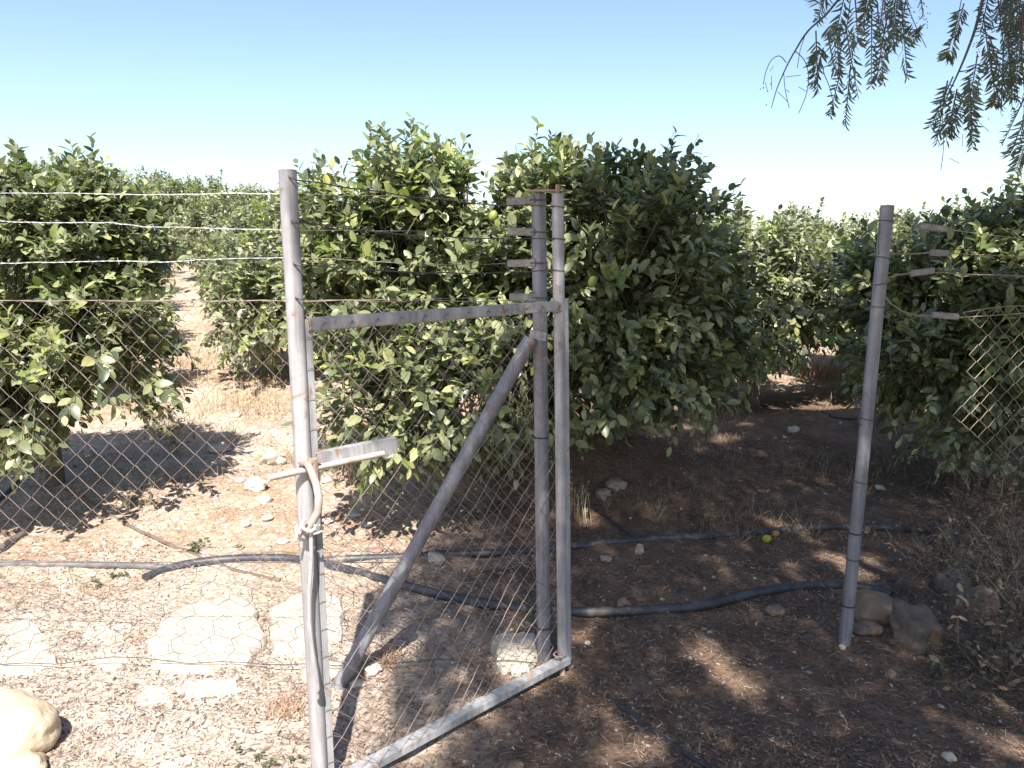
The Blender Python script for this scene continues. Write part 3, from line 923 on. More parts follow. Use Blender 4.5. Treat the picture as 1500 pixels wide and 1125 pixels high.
rows = 6
for i in range(int(3.4 / hexw)):
    for j in range(rows):
        s0 = i * hexw + (hexw / 2 if j % 2 else 0)
        dt = 1.0 / rows; t0 = j * dt
        A = (s0, t0); B_ = (s0 + hexw / 2, t0 + dt * .35); C_ = (s0 + hexw / 2, t0 + dt); D_ = (s0 - hexw / 2, t0 + dt * .35)
        for p_, q_ in ((A, B_), (A, D_), (B_, C_)):
            mb.tube([skirt(*p_), skirt((p_[0] + q_[0]) / 2, (p_[1] + q_[1]) / 2), skirt(*q_)], 0.0013, 4, cap=False)
mb.tube([skirt(s * 0.08, 1.0) + Vector((0, -.003, 0)) for s in range(42)], 0.0022, 5)
mb.tube([skirt(s * 0.08, 0.0) for s in range(42)], 0.0018, 5)
obj('foot_netting', mb, M['wire_dark'], fen)
for pts_px, rad in (([(-420, 284), (-60, 283), (0, 283), (100, 283), (200, 285), (270, 285), (340, 283), (424, 284)], .0016),
                    ([(-420, 326), (-60, 321), (0, 324), (60, 326), (160, 326), (210, 332), (300, 334), (424, 337)], .0019),
                    ([(-420, 382), (-60, 386), (0, 386), (80, 384), (160, 382), (240, 384), (300, 380), (424, 377)], .0019),
                    ([(424, 284), (560, 287), (650, 291), (742, 296)], .0011), ([(424, 337), (560, 338), (743, 339)], .0011),
                    ([(424, 377), (500, 380), (620, 388), (700, 387), (743, 386)], .0013),
                    ([(-420, 440), (-60, 441), (100, 440), (300, 441), (420, 441), (600, 438), (746, 435)], .0012)):
    P = [at(u, v, YF + .005) for u, v in pts_px]
    mb = MB(); dense = []
    for a, b in zip(P, P[1:]):
        for k in range(14 if a.x < -3 else 6): dense.append(a.lerp(b, k / (14 if a.x < -3 else 6)) + Vector((0, 0, random.uniform(-1, 1) * .0015)))
    dense.append(P[-1])
    for ph_ in (0, math.pi):
        tw = []
        L_ = 0
        for k in range(len(dense) - 1):
            for s in range(3):
                a_ = ph_ + (k * 3 + s) * 1.15
                tw.append(dense[k].lerp(dense[k + 1], s / 3) + Vector((0, math.cos(a_), math.sin(a_))) * rad * .6)
        mb.tube(tw, rad * .62, 5, cap=False)
    if rad > .0015:
        for k in range(3, len(dense) - 1, 3):
            p = dense[k]; a_ = random.random() * 3
            mb.tube([p + Vector((-.004, math.cos(a_) * .012, math.sin(a_) * .014)), p, p + Vector((.004, -math.cos(a_) * .012, -math.sin(a_) * .014))], .0012, 4)
    obj('wire_strand', mb, M['wire'] if rad > .0015 else M['wire_dark'] if rad == .0011 else M['wire_rust'], fen)

# ------------------------------------------------------------------ right fence
YR = RB.y
fr = thing('wire_fence', Vector((at(1500, 700, YR).x, YR, hz(2.4, YR))), 'torn chain-link with slack strands and strip insulators right of the leaning post', 'fence')
zt2 = at(1500, 452, YR).z; xr0 = at(1410, 470, YR).x
edge = lambda z: 0.02 + 0.10 * abs(math.sin(z * 7)) + 0.12 * max(0, z - .25) + 0.05 * math.sin(z * 23)


def right_fn(x, z):
    return Vector((xr0 + x, YR + .01 * math.sin(x * 6 + z * 3), zt2 - z - .08 * max(0, .25 - x) ** 1 + .01 * math.sin(x * 9)))


mb = chain(right_fn, 40, 18, 0.074, 0.0016, 17, 0.012, skip=lambda x, z: x < (edge(z) - .05) * .6)
mb.tube([right_fn(x * .06, 0) + Vector((0, 0, .003)) for x in range(0, 26)], .0022, 5)
obj('wire_mesh', mb, M['wire_gold'], fr)
mb = MB()
for i in range(26):                                                        # slack dark netting fallen along the foot
    for j in range(7):
        f_ = lambda s, t: Vector((1.75 + s + .05 * mnoise.noise(Vector((s * 3, t * 3, 1))), YR + .05 * math.sin(s * 4 + t * 2),
                                  max(0.04 + .085 * (7 - t) * (0.75 + .25 * math.sin(s * 2.7)) + .05 * mnoise.noise(Vector((s * 3, t, 7))), 0.03)))
        s0 = i * .075 + (.0375 if j % 2 else 0)
        A = f_(s0, j); B_ = f_(s0 + .0375, j + .35); C_ = f_(s0 + .0375, j + 1); D_ = f_(s0 - .0375, j + .35)
        for p_, q_ in ((A, B_), (A, D_), (B_, C_)): mb.tube([p_, q_], .0013, 4, cap=False)
obj('foot_netting', mb, M['wire_dark'], fr)
for pre, ins, post in (([(1302, 313), (1318, 318), (1334, 326), (1345, 331)], (1346, 1388, 331, 336), [(1388, 336), (1430, 342), (1500, 350), (1560, 352)]),
                       ([(1300, 372), (1340, 372), (1362, 370)], (1362, 1390, 370, 371), [(1390, 371), (1450, 374), (1560, 378)]),
                       ([(1296, 408), (1315, 403), (1333, 400)], (1333, 1369, 401, 396), [(1369, 399), (1420, 402), (1470, 403), (1560, 408)]),
                       ([(1295, 432), (1304, 444), (1322, 456), (1345, 463), (1365, 462)], (1365, 1404, 461, 464), [(1404, 465), (1440, 463), (1560, 455)])):
    P = [at(u, v, YR) for u, v in pre]
    mb = MB(); mb.tube(P, .003, 5)
    Q = [at(u, v, YR) for u, v in post]
    mb.tube(Q, .0022, 5)
    ws = obj('wire_strand', mb, M['wire_gold'], fr)
    a, b = at(ins[0], ins[2], YR), at(ins[1], ins[3], YR)
    mb = MB(); mb.bar(a, b, 0.018, 0.026); obj('insulator', mb, M['insul'], fr, bevel=0.004)


# ------------------------------------------------------------------ pipes on the ground
def smooth_path(pts, sub=8):
    pts = [Vector(p) for p in pts]; out = []
    for i in range(len(pts) - 1):
        p0 = pts[max(i - 1, 0)]; p1 = pts[i]; p2 = pts[i + 1]; p3 = pts[min(i + 2, len(pts) - 1)]
        for k in range(sub):
            t = k / sub
            out.append(0.5 * ((2 * p1) + (-p0 + p2) * t + (2 * p0 - 5 * p1 + 4 * p2 - p3) * t * t + (-p0 + 3 * p1 - 3 * p2 + p3) * t ** 3))
    out.append(pts[-1])
    return out


def ground_pipe(name, px, r, mat, label, cat, lift=None, n=12):
    P = []
    for i, (u, v) in enumerate(px):
        p = gnd(u, v + r * 0.0); p.z = hz(p.x, p.y) + r * .45
        if lift: p.z += lift[i]
        P.append(p)
    P = smooth_path(P)
    for i_, p in enumerate(P):
        p.z = max(p.z, hz(p.x, p.y) - r * 0.1) + r * .25 * mnoise.noise(Vector((p.x * 2.3, p.y * 2.3, 4)))
        p.x += .012 * mnoise.noise(Vector((p.x * 3, p.y * 3, 9)))
    mb = MB(); mb.tube(P, r, n)
    return tag(obj(name, mb, mat, None, P[0]), label, cat)


ground_pipe('water_pipe', [(212, 850), (262, 832), (330, 822), (395, 820), (440, 823), (510, 838), (580, 858), (660, 878), (740, 892), (840, 900), (930, 899),
                           (1010, 893), (1080, 878), (1140, 866), (1200, 861), (1245, 862), (1285, 868), (1305, 876)], 0.026, M['pipe'],
            'thick black irrigation pipe snaking across the gateway, its cut end at left', 'pipe')
ground_pipe('water_pipe', [(440, 826), (520, 821), (600, 818), (680, 814), (770, 810), (840, 803), (930, 794), (1020, 789), (1100, 784), (1170, 777), (1230, 774), (1300, 776), (1380, 780)],
            0.024, M['pipe'], 'straighter dusty black pipe lying behind the snaking one', 'pipe')
ground_pipe('water_pipe', [(-60, 828), (40, 828), (120, 830), (200, 831), (250, 834)], 0.020, M['pipe_dusty'], 'grey dusty pipe running in from the left edge', 'pipe')
ground_pipe('drip_hose', [(118, 728), (150, 750), (200, 776), (250, 800), (300, 822), (350, 838), (410, 852)], 0.011, M['hose_brown'], 'thin brown drip hose slanting down from the left tree', 'hose')
ground_pipe('drip_hose', [(40, 668), (34, 690), (20, 712), (0, 732), (-30, 750)], 0.016, M['pipe'], 'short dark hose curving under the left tree', 'hose')
ground_pipe('water_pipe', [(36, 784), (18, 796), (0, 809), (-40, 830)], 0.024, M['pipe'], 'stub of dark pipe lying at the left edge', 'pipe')
ground_pipe('drip_hose', [(832, 966), (870, 1000), (910, 1036), (955, 1072), (1000, 1102), (1060, 1140)], 0.008, M['pipe'], 'thin black hose running from the gate foot to the foreground', 'hose')
ground_pipe('drip_hose', [(850, 728), (880, 752), (915, 778), (930, 790)], 0.010, M['pipe'], 'short black hose slanting down the bank to the pipe', 'hose')
ground_pipe('drip_hose', [(1110, 592), (1160, 604), (1220, 612), (1290, 616), (1360, 622)], 0.012, M['pipe'], 'black drip line along the shaded bank on the right', 'hose')


# ------------------------------------------------------------------ rocks
def rock(name, p, size, mat, label, cat='stone', group=None, seed=0, rz=0.0, tilt=0.0, sink=0.25, flat=None, sub=3, rough=0.16, boxy=0.0):
    bm = bmesh.new(); bmesh.ops.create_icosphere(bm, subdivisions=sub, radius=1.0)
    rm = Matrix.Rotation(rz, 3, 'Z') @ Matrix.Rotation(tilt, 3, 'X')
    for v in bm.verts:
        c = v.co.copy()
        if boxy:
            m_ = max(abs(c.x), abs(c.y), abs(c.z)); c = c.lerp(c / m_ * 0.86, boxy)
        n1 = mnoise.noise(c * 1.1 + Vector((seed * 3.1, seed, 0))); n2 = mnoise.noise(c * 2.7 + Vector((0, seed * 1.7, seed)))
        n3 = mnoise.noise(c * 7 + Vector((seed, 0, seed)))
        c *= 1 + rough * 1.3 * n1 + rough * .7 * n2 + rough * .2 * n3
        if flat and c.z > flat: c.z = flat + (c.z - flat) * 0.12
        c = Vector((c.x * size[0], c.y * size[1], c.z * size[2]))
        v.co = rm @ c
    me = bpy.data.meshes.new(name); bm.to_mesh(me); bm.free()
    loc = Vector(p) + Vector((0, 0, size[2] * (1 - 2 * sink)))
    o = link(name, me, mat, None, loc)
    return tag(o, label, cat, group)


def slab(name, poly_px, th, mat, label, seed=0, tilt=(0, 0), lift=0.03, cat='slab', group=None):
    """irregular flat slab from outline points on the ground, with real thickness and rough broken edges"""
    P = [gnd(u, v) for u, v in poly_px]
    c = sum(P, Vector()) / len(P); rn = random.Random(seed)
    ring_ = []
    for i in range(len(P)):
        a, b = P[i], P[(i + 1) % len(P)]
        for k in range(6):
            q = a.lerp(b, k / 6) + Vector((rn.uniform(-1, 1), rn.uniform(-1, 1), 0)) * 0.016
            ring_.append(q)
    gz = sum(hz(q.x, q.y) for q in ring_) / len(ring_)
    zz = lambda q, h: gz + lift + h + tilt[0] * (q.x - c.x) + tilt[1] * (q.y - c.y) + 0.010 * mnoise.noise(Vector((q.x * 5, q.y * 5, seed))) + 0.006 * mnoise.noise(Vector((q.x * 21, q.y * 21, seed)))
    n = len(ring_); mb = MB()
    for s, h in ((1.02, -th), (1.0, -th * .45), (0.975, -0.012), (0.92, 0.0)):
        for q in ring_:
            w = c.lerp(q, s); mb.v.append(Vector((w.x, w.y, zz(w, h))))
    for s in (0.75, 0.5, 0.25):
        for q in ring_:
            w = c.lerp(q, s); mb.v.append(Vector((w.x, w.y, zz(w, 0.0))))
    for l in range(6):
        for i in range(n):
            a = l * n + i; b = l * n + (i + 1) % n
            mb.f.append((a, b, b + n, a + n))
    mb.v.append(Vector((c.x, c.y, zz(c, 0)))); e = len(mb.v) - 1
    for i in range(n): mb.f.append((6 * n + i, 6 * n + (i + 1) % n, e))
    P0 = Vector((c.x, c.y, gz))
    return tag(obj(name, mb, mat, None, P0), label, cat, group)


bp = gnd(20, 1098)
rock('boulder', bp + Vector((-0.04, 0.0, -.02)), (0.20, 0.17, 0.128), M['boulder'], 'big smooth sandy boulder in the lower left corner', 'boulder', seed=3, sink=0.12, sub=5, rough=0.075, rz=-0.3)
rock('boulder', gnd(30, 1128) + Vector((-.06, -.05, 0)), (0.17, 0.12, 0.07), M['boulder'], 'low sandy rock under the big smooth boulder', 'boulder', seed=8, sink=0.3, sub=4)
slab('stone_slab', [(228, 985), (215, 945), (250, 915), (290, 893), (350, 884), (378, 905), (388, 950), (360, 975), (300, 990)], 0.075, M['slab'], 'broad pale stone slab under the fence netting', 2, (0.0, 0.04), 0.044)
slab('stone_slab', [(396, 965), (392, 905), (420, 888), (470, 880), (505, 890), (500, 940), (470, 962)], 0.07, M['slab'], 'pale stone slab behind the near gate stile', 5, (0.0, 0.03), 0.042)
slab('stone_slab', [(-30, 985), (-20, 915), (40, 905), (75, 935), (85, 975), (40, 992)], 0.05, M['slab'], 'low pale slab at the left edge above the boulder', 7, (0, 0.02), 0.012)
slab('stone_slab', [(110, 960), (125, 920), (175, 928), (205, 955), (170, 985)], 0.05, M['slab'], 'small pale slab half buried left of the broad slab', 9, (0, 0.0), 0.008)
slab('stone_slab', [(265, 1028), (272, 1003), (345, 996), (352, 1015), (325, 1020)], 0.05, M['slab'], 'narrow pale stone in front of the broad slab', 11, (0, 0), 0.010)
slab('stone_slab', [(200, 1035), (205, 1010), (235, 1002), (258, 1015), (248, 1030)], 0.05, M['slab'], 'small pale stone in front of the netting', 12, (0, 0), 0.006)
slab('stone_slab', [(445, 1000), (440, 975), (490, 968), (500, 985), (480, 1000)], 0.05, M['slab'], 'thin pale stone at the foot of the brace', 14, (0, 0), 0.010)
slab('stone_slab', [(722, 985), (722, 945), (755, 940), (790, 943), (786, 975), (755, 990)], 0.07, M['slab'], 'pale broken block beside the hinge post foot', 15, (0.0, 0.06), 0.04)

SINGLES = [
    (548, 984, 0.034, 'stone_pale', 'rounded cream pebble near the foot of the brace', 21), (523, 1003, 0.026, 'stone_pale', 'smaller grey-white pebble beside the cream one', 22),
    (937, 810, 0.034, 'stone', 'pointed upright stone in front of the straight pipe', 23), (888, 820, 0.03, 'stone', 'flat brown stone left of the pointed stone', 24),
    (638, 822, 0.045, 'stone_pale', 'pale stone against the straight pipe behind the brace', 25), (703, 787, 0.03, 'stone', 'tan stone on the shaded bank behind the gate', 26),
    (322, 662, 0.07, 'stone_pale', 'rounded white stone beside the path weeds', 27), (340, 680, 0.05, 'stone', 'dull stone just right of the rounded white one', 28),
    (400, 680, 0.10, 'stone_pale', 'large whitish stone left of the latch rod', 29), (375, 715, 0.09, 'stone_pale', 'broad pale stone in the rubble left of the gate stile', 30),
    (162, 752, 0.03, 'stone_pale', 'white stone on the earth under the fence', 31), (180, 737, 0.045, 'boulder', 'yellowish stone behind the white one under the fence', 32),
    (874, 902, 0.025, 'stone_red', 'small pinkish stone against the snaking pipe', 33), (914, 887, 0.035, 'stone_red', 'rusty brown stone behind the snaking pipe', 34),
    (1135, 898, 0.04, 'stone_grey', 'grey flat stone in front of the snaking pipe', 35), (882, 727, 0.05, 'stone', 'flat stone low on the bank right of the gate', 36),
    (901, 713, 0.06, 'stone', 'larger stone on the bank right of the gate', 37), (1162, 632, 0.05, 'stone_pale', 'tan stone on the shaded ground at mid right', 38),
    (1115, 668, 0.05, 'stone_red', 'reddish stone on the shaded ground at mid right', 39), (1288, 716, 0.035, 'stone_pale', 'pale chip of stone just right of the leaning post', 40),
    (1390, 1110, 0.022, 'stone_pale', 'pale flat pebble in the dark right foreground', 41), (1305, 990, 0.025, 'stone_grey', 'grey pebble before the rocks by the leaning post', 42),
    (860, 943, 0.016, 'stone_pale', 'small cream pebble right of the gate corner', 43), (1234, 950, 0.014, 'stone_pale', 'white chip at the foot of the leaning post', 44),
    (345, 800, 0.035, 'stone', 'tan stone between thin hose and pipe', 45), (205, 800, 0.04, 'boulder', 'orange-brown stone below the thin hose', 46),
    (553, 808, 0.03, 'stone_red', 'orange-red stone behind the pipes left of the brace', 47), (1270, 778, 0.03, 'stone_red', 'reddish stone beside the leaning post at pipe level', 48),
    (1016, 603, 0.05, 'stone_pale', 'tan stone below the right flank of the lemon tree', 49),
]
for u, v, r, m_, lab, sd in SINGLES:
    rn = random.Random(sd)
    sz = (r * rn.uniform(.9, 1.25), r * rn.uniform(.8, 1.1), r * rn.uniform(.55, .8))
    if sd == 23: sz = (r * .85, r * .8, r * 1.25)
    rock('stone', gnd(u, v), sz, M[m_], lab, 'stone', None, sd, rn.random() * 3, rn.uniform(-.3, .3), 0.3, sub=4, rough=0.34)
for i, (u, v, r) in enumerate([(345, 610, .07), (330, 640, .06), (372, 742, .05), (392, 760, .045), (360, 770, .04), (410, 700, .06), (352, 705, .045), (388, 735, .06), (300, 690, .04), (415, 795, .05),
                               (480, 705, .05), (500, 740, .05), (478, 765, .045), (520, 755, .04), (495, 790, .04), (540, 770, .035), (470, 690, .06), (515, 705, .05)]):
    rn = random.Random(300 + i)
    rock('stone', gnd(u, v), (r * rn.uniform(.8, 1.3), r * rn.uniform(.8, 1.1), r * rn.uniform(.4, .65)), M[('stone_pale', 'stone_pale', 'stone')[i % 3]],
         'pale rough stone in the sunlit rubble strip around the latch', 'stone', 'rubble stones around the latch', 60 + i, rn.random() * 3, 0, .3, sub=3, rough=.24)

rock('boulder', gnd(1282, 905), (0.115, 0.10, 0.085), M['stone_brown'], 'rounded brown boulder beside the foot of the leaning post', 'boulder', None, 71, .4, 0, .2, sub=4, rough=.2)
rock('boulder', gnd(1345, 950) + Vector((0.01, .04, 0)), (0.085, 0.12, 0.115), M['stone_grey'], 'grey angular boulder right of the brown one', 'boulder', None, 72, .1, .25, .25, sub=4, rough=.2, boxy=.6)
rock('boulder', gnd(1395, 870), (0.09, 0.09, 0.09), M['stone_grey'], 'dark boulder under the twiggy weeds at right', 'boulder', None, 73, .9, 0, .25, sub=4, rough=.2)
rock('boulder', gnd(1425, 905), (0.10, 0.08, 0.11), M['stone_grey'], 'upright dark rock behind the twiggy weeds', 'boulder', None, 74, .3, .2, .25, sub=4, rough=.2, boxy=.5)
rock('boulder', gnd(1475, 885), (0.11, 0.10, 0.08), M['stone_grey'], 'dark rock at the right edge below the torn mesh', 'boulder', None, 75, .3, 0, .25, sub=4, rough=.2)
rock('boulder', gnd(1270, 925), (0.075, 0.06, 0.03), M['stone_grey'], 'flat stone wedged under the brown boulder', 'boulder', None, 76, .3, 0, .25, sub=4, rough=.2)

for u, v, r, m_, lab, cat in ((1123, 794, .026, 'lemon', 'bright yellow lemon fallen beside the straight pipe', 'lemon'), (1136, 786, .022, 'orange', 'dull orange fruit fallen behind the yellow lemon', 'orange'),
                              (963, 623, .036, 'lemon', 'yellow lemon fallen under the big lemon tree', 'lemon'), (946, 631, .036, 'orange', 'orange fruit lying left of the lemon under the tree', 'orange')):
    p = gnd(u, v); p.z += r * .8
    tag(fruit('fallen_fruit', p, r, M[m_], None, 1.1, 1.3, p), lab, cat)


# ------------------------------------------------------------------ weeds, dry grass
def tuft(name, p, n, hgt, spread, mat, label, cat, w=0.004, seed=0, lean=0.35, heads=False):
    rn = random.Random(seed); mb = MB(); p = Vector(p)
    for k in range(n):
        a = rn.random() * 6.28; rr = spread * rn.random() ** .7
        b = p + Vector((math.cos(a) * rr, math.sin(a) * rr, 0)); b.z = hz(b.x, b.y) - .01
        d = Vector((rn.gauss(0, lean), rn.gauss(0, lean), 1)).normalized(); L = hgt * rn.uniform(.45, 1.1)
        sd = Vector((rn.gauss(0, 1), rn.gauss(0, 1), 0)).normalized()
        mb.blade(b, d, L, w * rn.uniform(.6, 1.3), sd, rn.uniform(0, .35))
        if heads and rn.random() < .5:
            for q in range(4):
                dd = (d + Vector((rn.gauss(0, .6), rn.gauss(0, .6), .1))).normalized()
                mb.blade(b + d * L * rn.uniform(.55, .95), dd, .03, .008, sd, .1)
    return tag(obj(name, mb, mat, None, p, smooth=False), label, cat)


def twiggy(name, p, hgt, n, mats, label, cat, seed=0, spread=.6, leaves=60, leaf=.03, stem_r=.004, parts=('stem', 'foliage')):
    rn = random.Random(seed); p = Vector(p)
    root = thing(name, p, label, cat)
    mb = MB(); tips = []
    def grow(a, d, L, r, lev):
        pts = [a]; dd = d.copy()
        for k in range(4):
            dd = (dd + Vector((rn.gauss(0, .18), rn.gauss(0, .18), rn.gauss(0.02, .12)))).normalized()
            pts.append(pts[-1] + dd * L / 4)
        mb.tube(pts, [r, r * .85, r * .7, r * .55, r * .4], 5, cap=False)
        tips.extend(pts[2:])
        if lev > 0:
            for k in range(rn.randint(2, 4)):
                q = pts[rn.randint(1, 4)]
                nd = (dd + Vector((rn.gauss(0, .7), rn.gauss(0, .7), rn.gauss(.1, .4)))).normalized()
                grow(q, nd, L * rn.uniform(.45, .7), r * .6, lev - 1)
    for k in range(n):
        a = p + Vector((rn.gauss(0, .05), rn.gauss(0, .05), -.01))
        grow(a, Vector((rn.gauss(0, spread), rn.gauss(0, spread), 1)).normalized(), hgt * rn.uniform(.5, .8), stem_r, 2)
    obj(parts[0], mb, mats[0], root)
    if leaves:
        B = np.array([list(rn.choice(tips)) for _ in range(leaves)]); r2 = np.random.default_rng(seed)
        D = r2.normal(size=(leaves, 3)); D[:, 2] = D[:, 2] * .5; N_ = r2.normal(size=(leaves, 3)) * .5 + np.array([0, 0, 1])
        L = leaf * (.5 + r2.random(leaves)); V, Fc, _ = leaf_arrays(B, D, N_, L, L * .45, False)
        np_mesh(parts[1], V, Fc, mats[1], root)
    return root


tuft('dry_grass', gnd(350, 600), 230, .38, .50, M['dry'], 'tall yellow dry grass clump beside the path', 'grass', .0042, 1, .22, True)
tuft('dry_grass', gnd(395, 610), 90, .24, .30, M['dry'], 'shorter straw tuft between tall yellow clump and gate stile', 'grass', .005, 2, .35, True)
tuft('dry_grass', gnd(425, 1040), 200, .085, .10, M['redgrass'], 'short reddish dry grass left of the gate stile foot', 'grass', .003, 3, .5)
tuft('dry_grass', gnd(563, 968), 160, .10, .09, M['redgrass'], 'small reddish tuft right of the brace foot', 'grass', .003, 4, .6)
tuft('dry_grass', gnd(845, 760), 60, .30, .10, M['dry'], 'thin dry stalks just right of the gate on the bank', 'grass', .004, 5, .15, True)
tuft('dry_grass', gnd(545, 745), 40, .34, .08, M['dry'], 'single thin pale weed stalks behind the gate mesh', 'grass', .003, 6, .1, True)
tuft('dry_grass', gnd(1200, 555), 180, .28, .35, M['redgrass'], 'brown dry grass fringe beyond the shaded bank', 'grass', .008, 7, .3, True)
tuft('dry_grass', gnd(200, 940), 120, .06, .12, M['redgrass'], 'short reddish grass between the pale slabs', 'grass', .003, 9, .6)
tuft('dry_grass', gnd(540, 690), 220, .30, .25, M['redgrass'], 'brown dry grass under the lemon tree behind the gate', 'grass', .005, 10, .4, True)
tuft('dry_grass', gnd(300, 535), 110, .30, .6, M['dry'], 'straw-coloured grass along the path edge further up', 'grass', .007, 12, .25, True)
twiggy('weed', gnd(262, 665), .42, 9, (M['dry'], M['weed']), 'grey-green flowering weed beside the left tree shadow', 'weed', 31, .3, 170, .035, .0035)
twiggy('weed', gnd(228, 650), .40, 4, (M['dry'], M['weed']), 'thin seedy weed just left of the grey-green one', 'weed', 32, .25, 50, .025, .003)
twiggy('weed', gnd(383, 1112), .07, 8, (M['weed'], M['weed']), 'small green weed in front of the gate stile', 'weed', 33, 1.0, 110, .02, .0018)
twiggy('weed', gnd(205, 745), .22, 5, (M['dry'], M['weed']), 'dry yellow weed in the bare earth behind the fence', 'weed', 34, .5, 50, .025, .0025)
twiggy('weed', gnd(170, 845), .07, 6, (M['weed'], M['weed']), 'low green weed by the grey dusty pipe', 'weed', 35, 1.0, 60, .025, .002)
twiggy('weed', gnd(285, 806), .10, 6, (M['weed'], M['weed']), 'low weed between thin hose and black pipe', 'weed', 36, .9, 60, .03, .002)
twiggy('dead_shrub', gnd(1425, 800), .56, 20, (M['brownweed'], M['brownweed']), 'brown dead shrub with curled twigs below the torn mesh', 'shrub', 41, .4, 500, .024, .0035)
twiggy('dead_shrub', gnd(1490, 830), .62, 16, (M['brownweed'], M['brownweed']), 'brown dry weeds crowding the right edge', 'shrub', 42, .45, 700, .026, .0035)
twiggy('dead_shrub', gnd(1345, 840), .34, 12, (M['brownweed'], M['brownweed']), 'low brown dry weed right of the leaning post', 'shrub', 43, .6, 260, .022, .0025)
twiggy('weed', gnd(1430, 965), .40, 13, (M['bare_twig'], M['weed']), 'sprawling pale-twigged weed in front of the dark rocks', 'weed', 44, .9, 240, .022, .0028)
twiggy('weed', gnd(1385, 1000), .12, 9, (M['bare_twig'], M['weed']), 'low green weed beneath the pale-twigged one', 'weed', 45, .9, 130, .02, .0015)
twiggy('dead_shrub', gnd(1485, 990), .40, 14, (M['brownweed'], M['brownweed']), 'dry brown leafy clump at the lower right edge', 'shrub', 46, .7, 420, .034, .003)
twiggy('dead_shrub', gnd(1455, 905), .45, 12, (M['brownweed'], M['brownweed']), 'dark dry tangle between the two rows of rocks at right', 'shrub', 48, .7, 420, .022, .003)
twiggy('dead_shrub', gnd(1400, 850), .36, 14, (M['dry'], M['brownweed']), 'pale twiggy dry shrub standing among the dark rocks', 'shrub', 49, .7, 260, .022, .0026)
twiggy('dead_shrub', gnd(1492, 905), .5, 16, (M['dry'], M['brownweed']), 'straw-coloured twigs at the right edge beside the rocks', 'shrub', 50, .6, 400, .024, .003)
twiggy('dead_shrub', gnd(1310, 690), .38, 8, (M['brownweed'], M['brownweed']), 'thin dead twigs standing behind the leaning post', 'shrub', 47, .4, 60, .04, .003)


# scattered low dry grass nobody could count
def wild_grass(name, N, region, mat, hl, w, seed):
    r = np.random.default_rng(seed)
    y = 4.6 + 11 * r.random(N * 8) ** 1.3; x = (r.random(N * 8) * 2 - 1) * (.68 * y)
    q = x + .42 * (y - 6)
    clump = sstep(vnoise(x * 2.1 + 50, y * 2.1) + .6 * vnoise(x * 6, y * 6 + 31), -.02, .32)
    keep = r.random(N * 8) < clump * region(x, y, q)
    x, y = x[keep][:N], y[keep][:N]; n = len(x)
    B = np.stack([x, y, height(x, y) - .004], -1)
    D = np.stack([r.normal(size=n) * .45, r.normal(size=n) * .45, np.ones(n)], -1); Nn = r.normal(size=(n, 3))
    L = (hl[0] + (hl[1] - hl[0]) * r.random(n) ** 2) * (.7 + .06 * y); W = np.full(n, w) * (.6 + .12 * y)
    V, Fc, _ = leaf_arrays(B, D, Nn, L, W, False, .35, .1)
    tag(np_mesh(name, V, Fc, mat), kind='stuff')


wild_grass('dry_grass_cover', 8000, lambda x, y, q: ((q > -3.1) & (q < .4) & (y > 6.0)) * 1.0 + (y > 5.2) * .06 * (x < 0), M['dry'], (.03, .17), .0028, 61)
wild_grass('brown_grass_cover', 9000, lambda x, y, q: ((x > .3) & (y > 4.7)) * .7 + ((x < -.2) & (x > -1.0) & (y > 5.0)) * .9, M['brownweed'], (.04, .16), .003, 62)

# ------------------------------------------------------------------ ground litter (uncountable)
def litter(name, N, ylo, yhi, xf, mat, lr, wr, seed, curl=0.2, power=1.7, lift=.004, tilt=.25):
    r = np.random.default_rng(seed)
    y = ylo + (yhi - ylo) * r.random(N * 3) ** power
    x = (r.random(N * 3) * 2 - 1) * (0.70 * y + 0.3)
    keep = r.random(N * 3) < xf(x, y)
    x, y = x[keep][:N], y[keep][:N]; n = len(x)
    z = height(x, y) + lift
    a = r.random(n) * 6.283
    D = np.stack([np.cos(a), np.sin(a), r.normal(size=n) * tilt], -1)
    Nn = np.stack([r.normal(size=n) * .45, r.normal(size=n) * .45, np.ones(n)], -1)
    sc_ = (0.75 + y * 0.07)
    L = (lr[0] + (lr[1] - lr[0]) * r.random(n) ** 1.6) * sc_; W = (wr[0] + (wr[1] - wr[0]) * r.random(n)) * sc_
    B = np.stack([x, y, z], -1) - D * (L / 2)[:, None]
    B[:, 2] = np.maximum(B[:, 2], height(B[:, 0], B[:, 1]) + .001)
    V, Fc, _ = leaf_arrays(B, D, Nn, L, W, False, curl, .3)
    o = np_mesh(name, V, Fc, mat)
    return tag(o, kind='stuff')


def dens_left(x, y):
    return np.clip(.95 - sstep(x - .05 * y + vnoise(x * 2, y * 2) * 1.2, -1.15, -.3) * .92, 0, 1) * (.35 + .65 * sstep(vnoise(x * 3 + 7, y * 3) + vnoise(x * .9, y * .9 + 3), -.35, .15)) * (1 - .6 * sstep(y + vnoise(x * 1.3, y * 1.3) * 1.5, 4.0, 4.8))


def dens_right(x, y):
    return np.clip(.12 + sstep(x + vnoise(x * 2, y * 2) * 1.4, -.9, .4), 0, 1) * (.4 + .6 * sstep(vnoise(x * 3 + 17, y * 3), -.3, .1))


litter('leaf_litter', 50000, 1.8, 11, dens_left, M['litter_pale'], (.007, .030), (.0025, .008), 1, .35, tilt=.4)
litter('straw_litter', 42000, 1.8, 9, dens_left, M['litter_pale'], (.018, .065), (.0015, .0032), 2, .08, tilt=.32)
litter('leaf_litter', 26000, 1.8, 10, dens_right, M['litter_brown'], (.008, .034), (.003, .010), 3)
litter('straw_litter', 60000, 1.8, 9, dens_right, M['litter_brown'], (.02, .075), (.0016, .0036), 4, .10)


